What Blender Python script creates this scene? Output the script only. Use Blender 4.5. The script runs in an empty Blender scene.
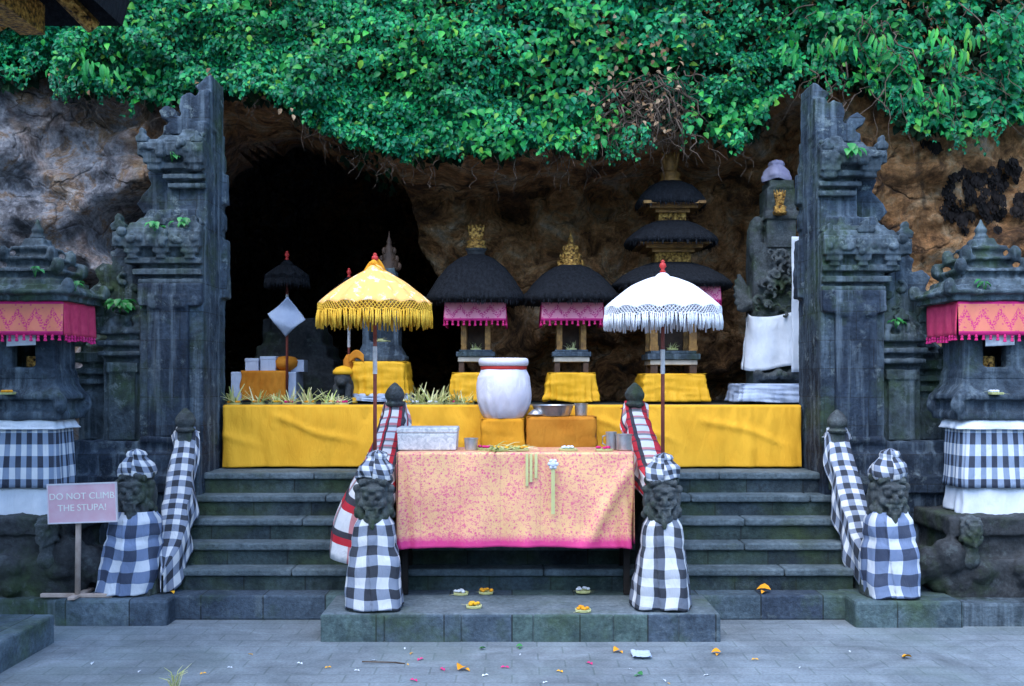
import bpy, bmesh, math, random
from mathutils import Vector, Matrix, noise as mnoise
R = math.radians
PI = math.pi
random.seed(7)
scene = bpy.context.scene
COL = scene.collection

# ------------------------------------------------------------------ camera, sky, sun, exposure
FPX, CX, YH, CAMZ = 1050.0, 512.0, 380.0, 1.6
cam = bpy.data.cameras.new("camera")
cam.sensor_fit = 'HORIZONTAL'; cam.sensor_width = 36.0
cam.lens = FPX / 1024.0 * 36.0
cam.shift_y = (YH - 343.0) / 1024.0
cam.clip_start = 0.05; cam.clip_end = 1000
camo = bpy.data.objects.new("camera", cam); COL.objects.link(camo)
camo.location = (0, 0, CAMZ); camo.rotation_euler = (R(90), 0, 0)
scene.camera = camo

SUN_EL, SUN_AZ = 58.0, 200.0      # azimuth from +Y clockwise: the light comes from behind the viewer
world = bpy.data.worlds.new("World"); scene.world = world; world.use_nodes = True
wn = world.node_tree
sky = wn.nodes.new('ShaderNodeTexSky'); sky.sky_type = 'NISHITA'; sky.sun_disc = False
sky.sun_elevation = R(SUN_EL); sky.sun_rotation = R(SUN_AZ)
sky.air_density = 1.0; sky.dust_density = 0.5; sky.ozone_density = 0.9
bg = wn.nodes['Background']; bg.inputs['Strength'].default_value = 0.15
wn.links.new(sky.outputs['Color'], bg.inputs['Color'])
sl = bpy.data.lights.new("sun", 'SUN'); sl.energy = 0.5; sl.angle = R(45); sl.color = (1.0, 0.97, 0.92)
slo = bpy.data.objects.new("sun", sl); COL.objects.link(slo)
sd = Vector((math.sin(R(SUN_AZ)) * math.cos(R(SUN_EL)), math.cos(R(SUN_AZ)) * math.cos(R(SUN_EL)), math.sin(R(SUN_EL))))
slo.rotation_euler = (-sd).to_track_quat('-Z', 'Y').to_euler(); slo.location = sd * 30
scene.view_settings.view_transform = 'Standard'
scene.view_settings.look = 'None'
scene.view_settings.gamma = 1.0
scene.view_settings.use_curve_mapping = False
scene.view_settings.exposure = 2.3
scene.render.engine = 'CYCLES'
scene.cycles.max_bounces = 6
scene.cycles.diffuse_bounces = 4
scene.cycles.use_denoising = True

def P(px, py, D):
    return Vector(((px - CX) * D / FPX, D, CAMZ - (py - YH) * D / FPX))
def Zp(py, D): return CAMZ - (py - YH) * D / FPX
def Xp(px, D): return (px - CX) * D / FPX
def smooth(a, b, x):
    t = max(0.0, min(1.0, (x - a) / (b - a))); return t * t * (3 - 2 * t)
def lerp(a, b, t): return a + (b - a) * t
def interp(tab, x):
    if x <= tab[0][0]: return tab[0][1]
    for (x0, y0), (x1, y1) in zip(tab, tab[1:]):
        if x <= x1: return lerp(y0, y1, (x - x0) / (x1 - x0))
    return tab[-1][1]
def nz(x, y, z, s=1.0): return mnoise.noise(Vector((x * s, y * s, z * s)))
def fbm(x, y, z, o=4): return mnoise.fractal(Vector((x, y, z)), 0.9, 2.1, o)

# ------------------------------------------------------------------ mesh builder
class MB:
    def __init__(s): s.v = []; s.f = []; s.uv = []
    def add(s, vs, fs, uvs=None):
        b = len(s.v); s.v += [tuple(v) for v in vs]
        for i, f in enumerate(fs):
            s.f.append([b + k for k in f]); s.uv.append(uvs[i] if uvs else [(0, 0)] * len(f))
    def box(s, x0, x1, y0, y1, z0, z1, tx=0.0, ty=0.0):
        if x0 > x1: x0, x1 = x1, x0
        if y0 > y1: y0, y1 = y1, y0
        vs = [(x0, y0, z0), (x1, y0, z0), (x1, y1, z0), (x0, y1, z0),
              (x0 + tx, y0 + ty, z1), (x1 - tx, y0 + ty, z1), (x1 - tx, y1 - ty, z1), (x0 + tx, y1 - ty, z1)]
        s.add(vs, [(0, 3, 2, 1), (4, 5, 6, 7), (0, 1, 5, 4), (1, 2, 6, 5), (2, 3, 7, 6), (3, 0, 4, 7)])
        return s
    def lathe(s, prof, c=(0, 0, 0), seg=16, sx=1, sy=1, power=2.0, uvs=None, cap=True):
        vs = []; n = len(prof)
        for (r, z) in prof:
            for k in range(seg):
                a = 2 * PI * k / seg; ca, sa = math.cos(a), math.sin(a)
                if power != 2.0:
                    q = (abs(ca) ** power + abs(sa) ** power) ** (-1 / power); ca *= q; sa *= q
                vs.append((c[0] + r * sx * ca, c[1] + r * sy * sa, c[2] + z))
        fs = []; uu = []
        for i in range(n - 1):
            for k in range(seg):
                k2 = (k + 1) % seg
                fs.append((i * seg + k, i * seg + k2, (i + 1) * seg + k2, (i + 1) * seg + k))
                u0, u1 = k / seg, (k + 1) / seg
                w = uvs or 1.0
                uu.append([(u0 * w, prof[i][1]), (u1 * w, prof[i][1]), (u1 * w, prof[i + 1][1]), (u0 * w, prof[i + 1][1])])
        if cap:
            fs.append(tuple(range(seg - 1, -1, -1))); uu.append([(0, 0)] * seg)
            fs.append(tuple((n - 1) * seg + k for k in range(seg))); uu.append([(0, 0)] * seg)
        s.add(vs, fs, uu); return s
    def ell(s, c, r, seg=14, rings=8, rot=None):
        vs = []; fs = []
        for i in range(rings + 1):
            p = PI * i / rings
            for k in range(seg):
                a = 2 * PI * k / seg
                v = Vector((r[0] * math.sin(p) * math.cos(a), r[1] * math.sin(p) * math.sin(a), r[2] * math.cos(p)))
                if i in (0, rings) and k > 0: continue
                if rot: v = rot @ v
                vs.append((c[0] + v.x, c[1] + v.y, c[2] + v.z))
        def idx(i, k):
            if i == 0: return 0
            if i == rings: return 1 + (rings - 1) * seg
            return 1 + (i - 1) * seg + k % seg
        for i in range(rings):
            for k in range(seg):
                q = [idx(i, k), idx(i + 1, k), idx(i + 1, k + 1), idx(i, k + 1)]
                o = []
                for t in q:
                    if t not in o: o.append(t)
                fs.append(tuple(o))
        s.add(vs, fs); return s
    def tube(s, pts, rad, seg=8, cap=True):
        pts = [Vector(p) for p in pts]; n = len(pts)
        if not isinstance(rad, (list, tuple)): rad = [rad] * n
        vs = []; fs = []; uu = []; L = 0
        up = Vector((0, 0, 1)); ls = []
        for i, p in enumerate(pts):
            t = (pts[min(i + 1, n - 1)] - pts[max(i - 1, 0)]).normalized()
            a = t.cross(up if abs(t.z) < .95 else Vector((1, 0, 0))).normalized(); b = t.cross(a)
            if i: L += (p - pts[i - 1]).length
            ls.append(L)
            for k in range(seg):
                an = 2 * PI * k / seg
                vs.append(p + (a * math.cos(an) + b * math.sin(an)) * rad[i])
        for i in range(n - 1):
            for k in range(seg):
                k2 = (k + 1) % seg
                fs.append((i * seg + k, i * seg + k2, (i + 1) * seg + k2, (i + 1) * seg + k))
                uu.append([(k / seg, ls[i]), ((k + 1) / seg, ls[i]), ((k + 1) / seg, ls[i + 1]), (k / seg, ls[i + 1])])
        if cap and seg > 2:
            fs.append(tuple(range(seg - 1, -1, -1))); uu.append([(0, 0)] * seg)
            fs.append(tuple((n - 1) * seg + k for k in range(seg))); uu.append([(0, 0)] * seg)
        s.add(vs, fs, uu); return s
    def prism(s, outline, y0, y1):          # outline of (x, z), extruded in y
        n = len(outline)
        vs = [(x, y0, z) for x, z in outline] + [(x, y1, z) for x, z in outline]
        fs = [tuple(range(n)), tuple(range(2 * n - 1, n - 1, -1))]
        fs += [(k, k + n, (k + 1) % n + n, (k + 1) % n) for k in range(n)]
        s.add(vs, fs); return s
    def grid(s, fn, nu, nv):                # fn(i/nu, j/nv) -> x, y, z, u, v
        pts = [[fn(i / nu, j / nv) for i in range(nu + 1)] for j in range(nv + 1)]
        vs = [p[:3] for row in pts for p in row]; fs = []; uu = []
        for j in range(nv):
            for i in range(nu):
                a = j * (nu + 1) + i
                fs.append((a, a + 1, a + nu + 2, a + nu + 1))
                uu.append([pts[j][i][3:], pts[j][i + 1][3:], pts[j + 1][i + 1][3:], pts[j + 1][i][3:]])
        s.add(vs, fs, uu); return s
    def build(s, name, mat, parent=None, org=None, smooth_=False, fix=True, bevel=0, solid=0, stone=None, auto=None):
        if org is None:
            if parent is not None:
                r = parent
                while r.parent: r = r.parent
                org = r.location
            else:
                xs = [v[0] for v in s.v]; ys = [v[1] for v in s.v]; zs = [v[2] for v in s.v]
                org = Vector(((min(xs) + max(xs)) / 2, (min(ys) + max(ys)) / 2, min(zs)))
        org = Vector(org)
        me = bpy.data.meshes.new(name)
        me.from_pydata([tuple(Vector(v) - org) for v in s.v], [], s.f)
        ul = me.uv_layers.new(name="UVMap")
        flat = [c for f in s.uv for q in f for c in q]
        ul.data.foreach_set("uv", flat)
        if fix:
            b = bmesh.new(); b.from_mesh(me); bmesh.ops.recalc_face_normals(b, faces=b.faces); b.to_mesh(me); b.free()
        if smooth_: me.polygons.foreach_set("use_smooth", [True] * len(me.polygons))
        me.materials.append(mat)
        o = bpy.data.objects.new(name, me); COL.objects.link(o)
        if parent is not None: o.parent = parent
        else: o.location = org
        if bevel:
            m = o.modifiers.new("bevel", 'BEVEL'); m.width = bevel; m.segments = 2; m.limit_method = 'ANGLE'
        if stone:
            vox, amp = stone
            m = o.modifiers.new("remesh", 'REMESH'); m.mode = 'VOXEL'; m.voxel_size = vox; m.use_smooth_shade = True
            for tx, k in ((TEX_BIG, 1.0), (TEX_SMALL, .45)):
                d = o.modifiers.new("wear", 'DISPLACE'); d.texture = tx; d.texture_coords = 'GLOBAL'; d.strength = amp * k; d.mid_level = .5
        if solid:
            m = o.modifiers.new("thick", 'SOLIDIFY'); m.thickness = solid; m.offset = 0
        return o
TEX_BIG = bpy.data.textures.new("wear_big", 'CLOUDS'); TEX_BIG.noise_scale = .12; TEX_BIG.noise_depth = 2
TEX_SMALL = bpy.data.textures.new("wear_small", 'CLOUDS'); TEX_SMALL.noise_scale = .035; TEX_SMALL.noise_depth = 1

def tag(o, label, cat, group=None):
    o['label'] = label; o['category'] = cat
    if group: o['group'] = group
    return o
def thing(name, label, cat, loc, group=None):
    o = bpy.data.objects.new(name, None); o.empty_display_size = .1; COL.objects.link(o); o.location = loc
    return tag(o, label, cat, group)
def structure(o): o['kind'] = 'structure'; return o
def copy_tree(o, parent=None):
    c = o.copy(); COL.objects.link(c)
    if parent is not None: c.parent = parent
    for ch in list(o.children): copy_tree(ch, c)
    return c

# ------------------------------------------------------------------ materials
class Mat:
    def __init__(s, name, rough=.8, spec=.3):
        s.m = bpy.data.materials.new(name); s.m.use_nodes = True
        s.nt = s.m.node_tree; s.b = s.nt.nodes['Principled BSDF']; s.out = s.nt.nodes['Material Output']
        s.b.inputs['Roughness'].default_value = rough
        s.b.inputs['Specular IOR Level'].default_value = spec
        s._pos = None
    def node(s, t, **kw):
        n = s.nt.nodes.new(t)
        for k, v in kw.items(): setattr(n, k, v)
        return n
    def put(s, sock, v):
        if isinstance(v, bpy.types.NodeSocket): s.nt.links.new(v, sock)
        elif v is not None:
            if isinstance(v, tuple) and len(v) == 3 and sock.type == 'RGBA': v = (*v, 1)
            sock.default_value = v
    @property
    def pos(s):
        if s._pos is None: s._pos = s.node('ShaderNodeNewGeometry').outputs['Position']
        return s._pos
    def uv(s): return s.node('ShaderNodeUVMap').outputs['UV']
    def island(s): return s.node('ShaderNodeNewGeometry').outputs['Random Per Island']
    def mapping(s, vec, scale=(1, 1, 1), rot=(0, 0, 0)):
        n = s.node('ShaderNodeMapping'); s.put(n.inputs['Vector'], vec); n.inputs['Scale'].default_value = scale
        n.inputs['Rotation'].default_value = rot; return n.outputs[0]
    def noise(s, scale, detail=4, rough=.55, vec=None, dist=0):
        n = s.node('ShaderNodeTexNoise'); s.put(n.inputs['Vector'], vec if vec is not None else s.pos)
        n.inputs['Scale'].default_value = scale; n.inputs['Detail'].default_value = detail
        n.inputs['Roughness'].default_value = rough; n.inputs['Distortion'].default_value = dist
        return n.outputs['Fac']
    def voro(s, scale, vec=None, feature='F1', out='Distance'):
        n = s.node('ShaderNodeTexVoronoi', feature=feature); s.put(n.inputs['Vector'], vec if vec is not None else s.pos)
        n.inputs['Scale'].default_value = scale; return n.outputs[out]
    def ramp(s, fac, stops, interp='LINEAR'):
        n = s.node('ShaderNodeValToRGB'); s.put(n.inputs['Fac'], fac); n.color_ramp.interpolation = interp
        e = n.color_ramp.elements
        while len(e) < len(stops): e.new(.5)
        for k, (p, c) in enumerate(stops):
            e[k].position = p; e[k].color = (*c, 1) if isinstance(c, tuple) else (c, c, c, 1)
        return n.outputs['Color']
    def mix(s, fac, a, b, mode='MIX'):
        n = s.node('ShaderNodeMix', data_type='RGBA', blend_type=mode)
        s.put(n.inputs[0], fac); s.put(n.inputs[6], a); s.put(n.inputs[7], b); return n.outputs[2]
    def math(s, op, a, b=None, c=None):
        n = s.node('ShaderNodeMath', operation=op); s.put(n.inputs[0], a)
        if b is not None: s.put(n.inputs[1], b)
        if c is not None: s.put(n.inputs[2], c)
        return n.outputs[0]
    def xyz(s, vec):
        n = s.node('ShaderNodeSeparateXYZ'); s.put(n.inputs[0], vec); return n.outputs
    def bump(s, h, strength=.5, dist=.02):
        n = s.node('ShaderNodeBump'); n.inputs['Strength'].default_value = strength; n.inputs['Distance'].default_value = dist
        s.put(n.inputs['Height'], h); s.nt.links.new(n.outputs[0], s.b.inputs['Normal'])
    def color(s, c): s.put(s.b.inputs['Base Color'], c); return s
    def rough(s, c): s.put(s.b.inputs['Roughness'], c); return s

def stone_mat(name, dark, light, moss=(.03, .05, .018), moss_amt=.45, lichen=.35, streak=True, blocks=None, scale=1.0, seams=False):
    k = Mat(name, .85, .25)
    c = k.ramp(k.noise(3.2 * scale, 8, .68, dist=.5), [(.34, dark), (.66, light)])
    f = k.noise(38 * scale, 4, .6)
    c = k.mix(.55, c, k.ramp(f, [(.3, .25), (.7, .85)]), 'OVERLAY')
    h = k.noise(45 * scale, 5, .65)
    if blocks:
        w, hh = blocks
        o = k.xyz(k.pos)
        row = k.math('FLOOR', k.math('DIVIDE', k.math('ADD', o[2], .004), hh))
        xx = k.math('ADD', k.math('DIVIDE', o[0], w), k.math('MULTIPLY', row, .37))
        cell = k.math('FLOOR', xx)
        cm = k.node('ShaderNodeCombineXYZ'); k.put(cm.inputs[0], cell); k.put(cm.inputs[1], row)
        wnn = k.node('ShaderNodeTexWhiteNoise'); k.put(wnn.inputs['Vector'], cm.outputs[0])
        tint = k.ramp(wnn.outputs['Value'], [(0, (.55, .58, .7)), (.4, (.9, .95, 1.0)), (.6, (.85, 1.0, .80)), (1, (1.2, 1.2, 1.25))])
        c = k.mix(1.0, c, tint, 'MULTIPLY')
        fr = k.math('FRACT', xx)
        joint = k.math('LESS_THAN', k.math('ABSOLUTE', k.math('SUBTRACT', fr, .5)), .488)
        c = k.mix(joint, k.mix(.75, c, (.012, .014, .014)), c)
        h = k.math('MULTIPLY', h, joint)
    if seams:
        o2 = k.xyz(k.pos); row = k.math('FLOOR', k.math('DIVIDE', o2[2], .21)); fz = k.math('FRACT', k.math('DIVIDE', o2[2], .21))
        fx = k.math('FRACT', k.math('ADD', k.math('DIVIDE', o2[0], .31), k.math('MULTIPLY', row, .43)))
        sm_ = k.math('MAXIMUM', k.math('LESS_THAN', fz, .035), k.math('LESS_THAN', fx, .022))
        cmb = k.node('ShaderNodeCombineXYZ'); k.put(cmb.inputs[0], row); k.put(cmb.inputs[1], k.math('FLOOR', k.math('ADD', k.math('DIVIDE', o2[0], .31), k.math('MULTIPLY', row, .43))))
        wq = k.node('ShaderNodeTexWhiteNoise'); k.put(wq.inputs['Vector'], cmb.outputs[0])
        c = k.mix(1.0, c, k.ramp(wq.outputs['Value'], [(0, (.72, .74, .78)), (1, (1.28, 1.26, 1.2))]), 'MULTIPLY')
        c = k.mix(k.math('MULTIPLY', sm_, .65), c, (.010, .012, .014))
    ms = k.ramp(k.noise(2.1 * scale, 5, .65), [(.62 - moss_amt * .35, 0.0), (.8 - moss_amt * .3, 1.0)])
    mc = k.ramp(k.noise(16, 4), [(.3, tuple(m * .6 for m in moss)), (.7, tuple(m * 1.6 for m in moss))])
    c = k.mix(k.math('MULTIPLY', ms, .8), c, mc)
    li = k.ramp(k.noise(7.5 * scale, 6, .75), [(.57, 0.0), (.66, 1.0)])
    c = k.mix(k.math('MULTIPLY', li, lichen), c, (.18, .225, .23))
    if streak:
        st = k.ramp(k.noise(3, 5, .6, k.mapping(k.pos, (5, 5, .35))), [(.50, 0.0), (.68, 1.0)])
        c = k.mix(k.math('MULTIPLY', st, .5), c, (.17, .225, .27))
    k.color(c); k.bump(h, .55, .02)
    return k.m

def poleng(name, p, white=(.66, .68, .70), mid=(.21, .25, .33), black=(.016, .020, .032), dirt=.25, stripe=.5):
    k = Mat(name, .9, .15)
    o = k.xyz(k.uv())
    u = k.math('GREATER_THAN', k.math('FRACT', k.math('ADD', k.math('DIVIDE', o[0], p), 100.0)), .5)
    v = k.math('GREATER_THAN', k.math('FRACT', k.math('ADD', k.math('DIVIDE', o[1], p), 100.0)), .5)
    sm = k.math('ADD', k.math('MULTIPLY', u, stripe), k.math('MULTIPLY', v, 1 - stripe))
    c = k.ramp(sm, [(0, white), (.5, mid), (1, black)])
    c = k.mix(k.math('MULTIPLY', k.noise(9, 4), dirt), c, (.20, .22, .24))
    k.color(c); k.bump(k.math('ADD', k.math('MULTIPLY', k.noise(220, 2), .4), k.math('MULTIPLY', k.noise(6, 5, .6, k.mapping(k.pos, (2.6, 2.6, 1.0), (0, R(14), 0)), 1.2), 4.0)), .5, .007)
    return k.m
def tartan(name, p):
    k = Mat(name, .9, .15)
    o = k.xyz(k.uv())
    fu = k.math('FRACT', k.math('ADD', k.math('DIVIDE', o[0], p), 50.0)); fv = k.math('FRACT', k.math('ADD', k.math('DIVIDE', o[1], p), 50.0))
    st = [(0, (.72, .72, .74)), (.34, (.72, .72, .74)), (.35, (.52, .006, .02)), (.56, (.52, .006, .02)), (.57, (.03, .03, .04)), (.75, (.03, .03, .04)), (.76, (.72, .72, .74))]
    c = k.mix(.7, k.ramp(fu, st, 'CONSTANT'), k.ramp(fv, st, 'CONSTANT'), 'DARKEN')
    c = k.mix(k.math('MULTIPLY', k.noise(11, 4), .25), c, (.2, .2, .22))
    k.color(c); k.bump(k.math('ADD', k.math('MULTIPLY', k.noise(220, 2), .4), k.math('MULTIPLY', k.noise(6, 5, .6, k.mapping(k.pos, (2.6, 2.6, 1.0), (0, R(14), 0)), 1.2), 4.0)), .5, .007)
    return k.m
def cloth(name, a, b, rough=.85, sc=5, fold=0.0, sheen=0):
    k = Mat(name, rough, .2)
    k.color(k.ramp(k.noise(sc, 5, .6), [(.3, a), (.72, b)]))
    crs = k.noise(5, 5, .6, k.mapping(k.pos, (3.2, 3.2, 1.0), (0, R(12), 0)), 1.2)
    k.bump(k.math('ADD', k.math('MULTIPLY', k.noise(260, 2), .5), k.math('MULTIPLY', crs, 5.0)), .38, .006)
    return k.m
def plain(name, a, b=None, rough=.7, spec=.3, metal=0.0, sc=12, bump=.2):
    k = Mat(name, rough, spec); b = b or a
    k.color(k.ramp(k.noise(sc, 5, .6), [(.3, a), (.7, b)])); k.b.inputs['Metallic'].default_value = metal
    if bump: k.bump(k.noise(sc * 4, 4), bump, .006)
    return k.m

M = {}
M['gate'] = stone_mat('andesite_gate', (.007, .013, .023), (.058, .086, .118), moss_amt=.36, lichen=.75, seams=True)
M['gate_dark'] = stone_mat('andesite_panel', (.005, .010, .019), (.028, .044, .068), moss_amt=.2, lichen=.35, seams=True)
M['gate_moss'] = stone_mat('andesite_moss', (.009, .016, .022), (.075, .102, .122), moss=(.03, .055, .02), moss_amt=.42, lichen=.6)
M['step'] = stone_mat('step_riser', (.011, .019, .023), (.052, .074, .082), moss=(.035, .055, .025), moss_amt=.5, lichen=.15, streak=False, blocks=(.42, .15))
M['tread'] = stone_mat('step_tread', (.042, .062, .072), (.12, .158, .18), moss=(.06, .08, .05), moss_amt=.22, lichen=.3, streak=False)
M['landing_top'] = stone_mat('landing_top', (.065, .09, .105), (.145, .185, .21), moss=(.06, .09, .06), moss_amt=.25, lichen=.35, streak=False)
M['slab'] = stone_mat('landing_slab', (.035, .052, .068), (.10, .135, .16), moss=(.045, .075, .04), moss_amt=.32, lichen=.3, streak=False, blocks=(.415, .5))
M['shrine'] = stone_mat('shrine_stone', (.009, .016, .026), (.060, .085, .112), moss_amt=.35, lichen=.35)
M['statue'] = stone_mat('statue_stone', (.025, .03, .034), (.085, .10, .105), moss_amt=.45, lichen=.3, streak=False, scale=2)
M['dark_stone'] = stone_mat('dark_stone', (.015, .018, .02), (.05, .055, .06), moss_amt=.4, lichen=.2, streak=False)

def ground_mat():
    k = Mat('paving', .8, .3)
    v = k.mapping(k.pos, (1, 1, 1), (0, 0, R(0)))
    br = k.node('ShaderNodeTexBrick'); k.put(br.inputs['Vector'], v)
    br.inputs['Scale'].default_value = 1.0; br.inputs['Brick Width'].default_value = .30; br.inputs['Row Height'].default_value = .15
    br.inputs['Mortar Size'].default_value = .006; br.inputs['Mortar Smooth'].default_value = .5
    br.inputs['Color1'].default_value = (.165, .20, .225, 1); br.inputs['Color2'].default_value = (.19, .225, .25, 1); br.inputs['Mortar'].default_value = (.135, .17, .18, 1)
    c = k.mix(.75, br.outputs['Color'], k.ramp(k.noise(2.2, 8, .7, dist=.6), [(.3, .20), (.72, .72)]), 'OVERLAY')
    c = k.mix(.5, c, k.ramp(k.noise(60, 4, .6), [(.3, .3), (.7, .7)]), 'OVERLAY')
    c = k.mix(k.math('MULTIPLY', k.ramp(k.noise(1.1, 4), [(.5, 0.0), (.7, 1.0)]), .5), c, (.085, .12, .105))
    k.color(c)
    k.bump(k.math('ADD', k.math('MULTIPLY', br.outputs['Fac'], -1.2), k.noise(50, 5, .6)), .4, .012)
    return k.m
M['ground'] = ground_mat()

def rock_mat():
    k = Mat('cliff_rock', .85, .3)
    big = k.noise(1.1, 6, .62, dist=.6)
    o = k.xyz(k.pos)
    warm = k.ramp(k.noise(2.3, 9, .70, dist=.7), [(.30, (.025, .015, .010)), (.42, (.16, .075, .03)), (.50, (.44, .21, .08)), (.58, (.50, .31, .16)), (.68, (.50, .42, .32))])
    cool = k.ramp(k.noise(3.0, 9, .72, dist=.5), [(.32, (.035, .036, .042)), (.43, (.15, .15, .165)), (.52, (.36, .36, .385)), (.59, (.28, .18, .11)), (.67, (.55, .54, .54))])
    side = k.math('SUBTRACT', k.math('MULTIPLY', o[0], -.55), 1.15)          # greyer limestone towards the west end of the cliff
    side = k.math('ADD', side, k.math('MULTIPLY', k.math('SUBTRACT', big, .5), 3.0))
    cl = k.node('ShaderNodeClamp'); k.put(cl.inputs[0], side)
    c = k.mix(cl.outputs[0], warm, cool)
    c = k.mix(.75, c, k.ramp(k.noise(17, 9, .75), [(.33, .22), (.62, .98)]), 'OVERLAY')
    st = k.ramp(k.noise(2.2, 8, .68, k.mapping(k.pos, (2.6, 2.6, .45)), 1.0), [(.55, 0.0), (.66, 1.0)])
    c = k.mix(k.math('MULTIPLY', st, .6), c, (.04, .028, .022))
    crack = k.ramp(k.voro(2.6, dist_vec(k), 'DISTANCE_TO_EDGE'), [(.0, 1.0), (.035, 0.0)])
    c = k.mix(k.math('MULTIPLY', k.math('MULTIPLY', crack, k.ramp(k.noise(1.6, 3), [(.5, 0.0), (.62, 1.0)])), .8), c, (.012, .009, .008))
    k.color(c)
    h = k.math('ADD', k.math('MULTIPLY', k.noise(5, 10, .72, dist=.4), 2.4), k.math('MULTIPLY', k.voro(4.2, dist_vec(k)), .9))
    k.bump(k.math('SUBTRACT', h, k.math('MULTIPLY', crack, .5)), 1.0, .11)
    return k.m
def dist_vec(k):
    n = k.node('ShaderNodeTexNoise'); k.put(n.inputs['Vector'], k.pos); n.inputs['Scale'].default_value = 2.5; n.inputs['Detail'].default_value = 4
    return k.mix(.35, k.pos, n.outputs['Color'])
M['rock'] = rock_mat()

k = Mat('sky_blocker_green', .9, .1); k.color(k.ramp(k.noise(.9, 6, .7), [(.3, (.012, .03, .012)), (.7, (.05, .10, .03))])); BLOCKER_MAT = k.m  # dark green for the added ridge out of view
def leaf_mat(name, stops, transl=.3, rough=.42, spec=.5):
    k = Mat(name, rough, spec)
    c = k.ramp(k.island(), stops)
    c = k.mix(.6, c, k.ramp(k.noise(1.9, 4, .6), [(.3, .2), (.7, .8)]), 'OVERLAY')
    c = k.mix(k.math('MULTIPLY', k.ramp(k.noise(1.1, 3, .5, k.mapping(k.pos, (1, 1, 1.4))), [(.5, 0.0), (.7, 1.0)]), .35), c, (.07, .30, .03), 'SOFT_LIGHT')
    k.color(c)
    t = k.node('ShaderNodeBsdfTranslucent'); k.put(t.inputs['Color'], c)
    mx = k.node('ShaderNodeMixShader'); mx.inputs[0].default_value = transl
    k.nt.links.new(k.b.outputs[0], mx.inputs[1]); k.nt.links.new(t.outputs[0], mx.inputs[2]); k.nt.links.new(mx.outputs[0], k.out.inputs[0])
    return k.m
M['ivy'] = leaf_mat('ivy_leaves', [(0, (.006, .10, .055)), (.3, (.008, .19, .095)), (.6, (.012, .29, .12)), (.86, (.03, .40, .11)), (.96, (.07, .48, .10)), (1, (.22, .40, .05))], .3, .4, .3)
M['creeper'] = leaf_mat('creeper_leaves', [(0, (.010, .18, .045)), (.5, (.025, .31, .06)), (.85, (.06, .42, .06)), (1, (.24, .48, .06))], .35, .4, .3)
M['shade_ivy'] = leaf_mat('shade_ivy_leaves', [(0, (.006, .016, .009)), (.6, (.010, .04, .018)), (.9, (.02, .07, .026)), (1, (.05, .035, .018))], .1, .7, .15)  # leaf colour darkened to stand for shade deep in the curtain
M['dry'] = leaf_mat('dry_leaves', [(0, (.12, .06, .03)), (.5, (.28, .17, .09)), (1, (.42, .30, .19))], .2, .7, .2)
M['palm'] = leaf_mat('palm_leaf_strips', [(0, (.30, .38, .10)), (.5, (.55, .58, .25)), (1, (.75, .72, .46))], .25, .6, .25)
M['plant'] = leaf_mat('fern_leaves', [(0, (.02, .16, .04)), (1, (.06, .34, .08))], .3)
M['root'] = plain('roots', (.05, .035, .026), (.17, .125, .095), .9, .1, sc=9)
M['yellow'] = cloth('yellow_cloth', (.70, .345, .022), (.82, .44, .036), sc=2.5)
M['yellow2'] = cloth('yellow_satin', (.70, .355, .012), (.82, .44, .03), .6)
M['orange'] = cloth('orange_cloth', (.66, .27, .012), (.76, .35, .03))
M['orange_dark'] = cloth('orange_sheet', (.44, .15, .012), (.62, .26, .03))
M['white_cloth'] = cloth('white_cloth', (.54, .59, .66), (.72, .76, .81))
M['blue_cloth'] = cloth('pale_blue_cloth', (.34, .42, .58), (.50, .58, .72))
M['pot_cloth'] = cloth('jar_cloth', (.60, .60, .70), (.74, .74, .82), sc=3)
M['trim'] = plain('stone_trim', (.30, .27, .22), (.5, .46, .38))
M['black_thatch'] = None
k = Mat('palm_fibre_thatch', .95, .1)
k.color(k.ramp(k.noise(5, 6, .7, k.mapping(k.pos, (9, 9, .8))), [(.3, (.006, .007, .009)), (.75, (.028, .032, .04))]))
k.bump(k.noise(16, 5, .7, k.mapping(k.pos, (4, 4, .5))), 1.0, .03); M['black_thatch'] = k.m
k = Mat('gilded_carving', .42, .5); k.b.inputs['Metallic'].default_value = .65
k.color(k.ramp(k.noise(42, 4, .6), [(.36, (.02, .012, .008)), (.5, (.36, .19, .04)), (.7, (.78, .50, .14))]))
k.bump(k.noise(38, 5, .6), 1.0, .03); M['gold'] = k.m
M['bronze'] = plain('dull_gilt', (.10, .05, .02), (.36, .19, .05), .5, .4, .4, 22, .6)
M['wood_dark'] = plain('dark_wood', (.03, .018, .012), (.09, .05, .03), .6)
M['shaded_leg_wood'] = plain('shaded_leg_wood', (.006, .005, .005), (.016, .013, .012), .7)  # table wood with the under-table shade put into its colour
M['pole'] = plain('red_pole', (.16, .035, .025), (.27, .07, .05), .45, .4)
M['pole_white'] = plain('white_band', (.55, .55, .55), (.7, .7, .7), .5)
M['tin'] = plain('dull_tin', (.42, .43, .45), (.62, .63, .64), .35, .5, .85, 20, .15)
M['wet'] = plain('dark_water', (.02, .02, .022), (.04, .04, .04), .1, .5)
M['red'] = plain('red_paint', (.42, .02, .02), (.55, .05, .04), .5)
M['purple'] = cloth('purple_cloth', (.20, .19, .29), (.34, .33, .43))
M['bat'] = plain('bat_fur', (.006, .005, .005), (.028, .022, .02), .9, .1)
M['umb_white'] = cloth('white_parasol', (.74, .76, .82), (.84, .85, .88), sc=4)
M['fringe_white'] = cloth('white_fringe', (.66, .68, .74), (.80, .81, .84))
k = Mat('gold_parasol', .7, .3)
k.color(k.mix(k.ramp(k.noise(17, 5, .6), [(.56, 0.0), (.63, 1.0)]), (.88, .46, .13), (.92, .72, .44))); k.bump(k.noise(200, 2), .15, .003); M['umb_gold'] = k.m
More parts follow.
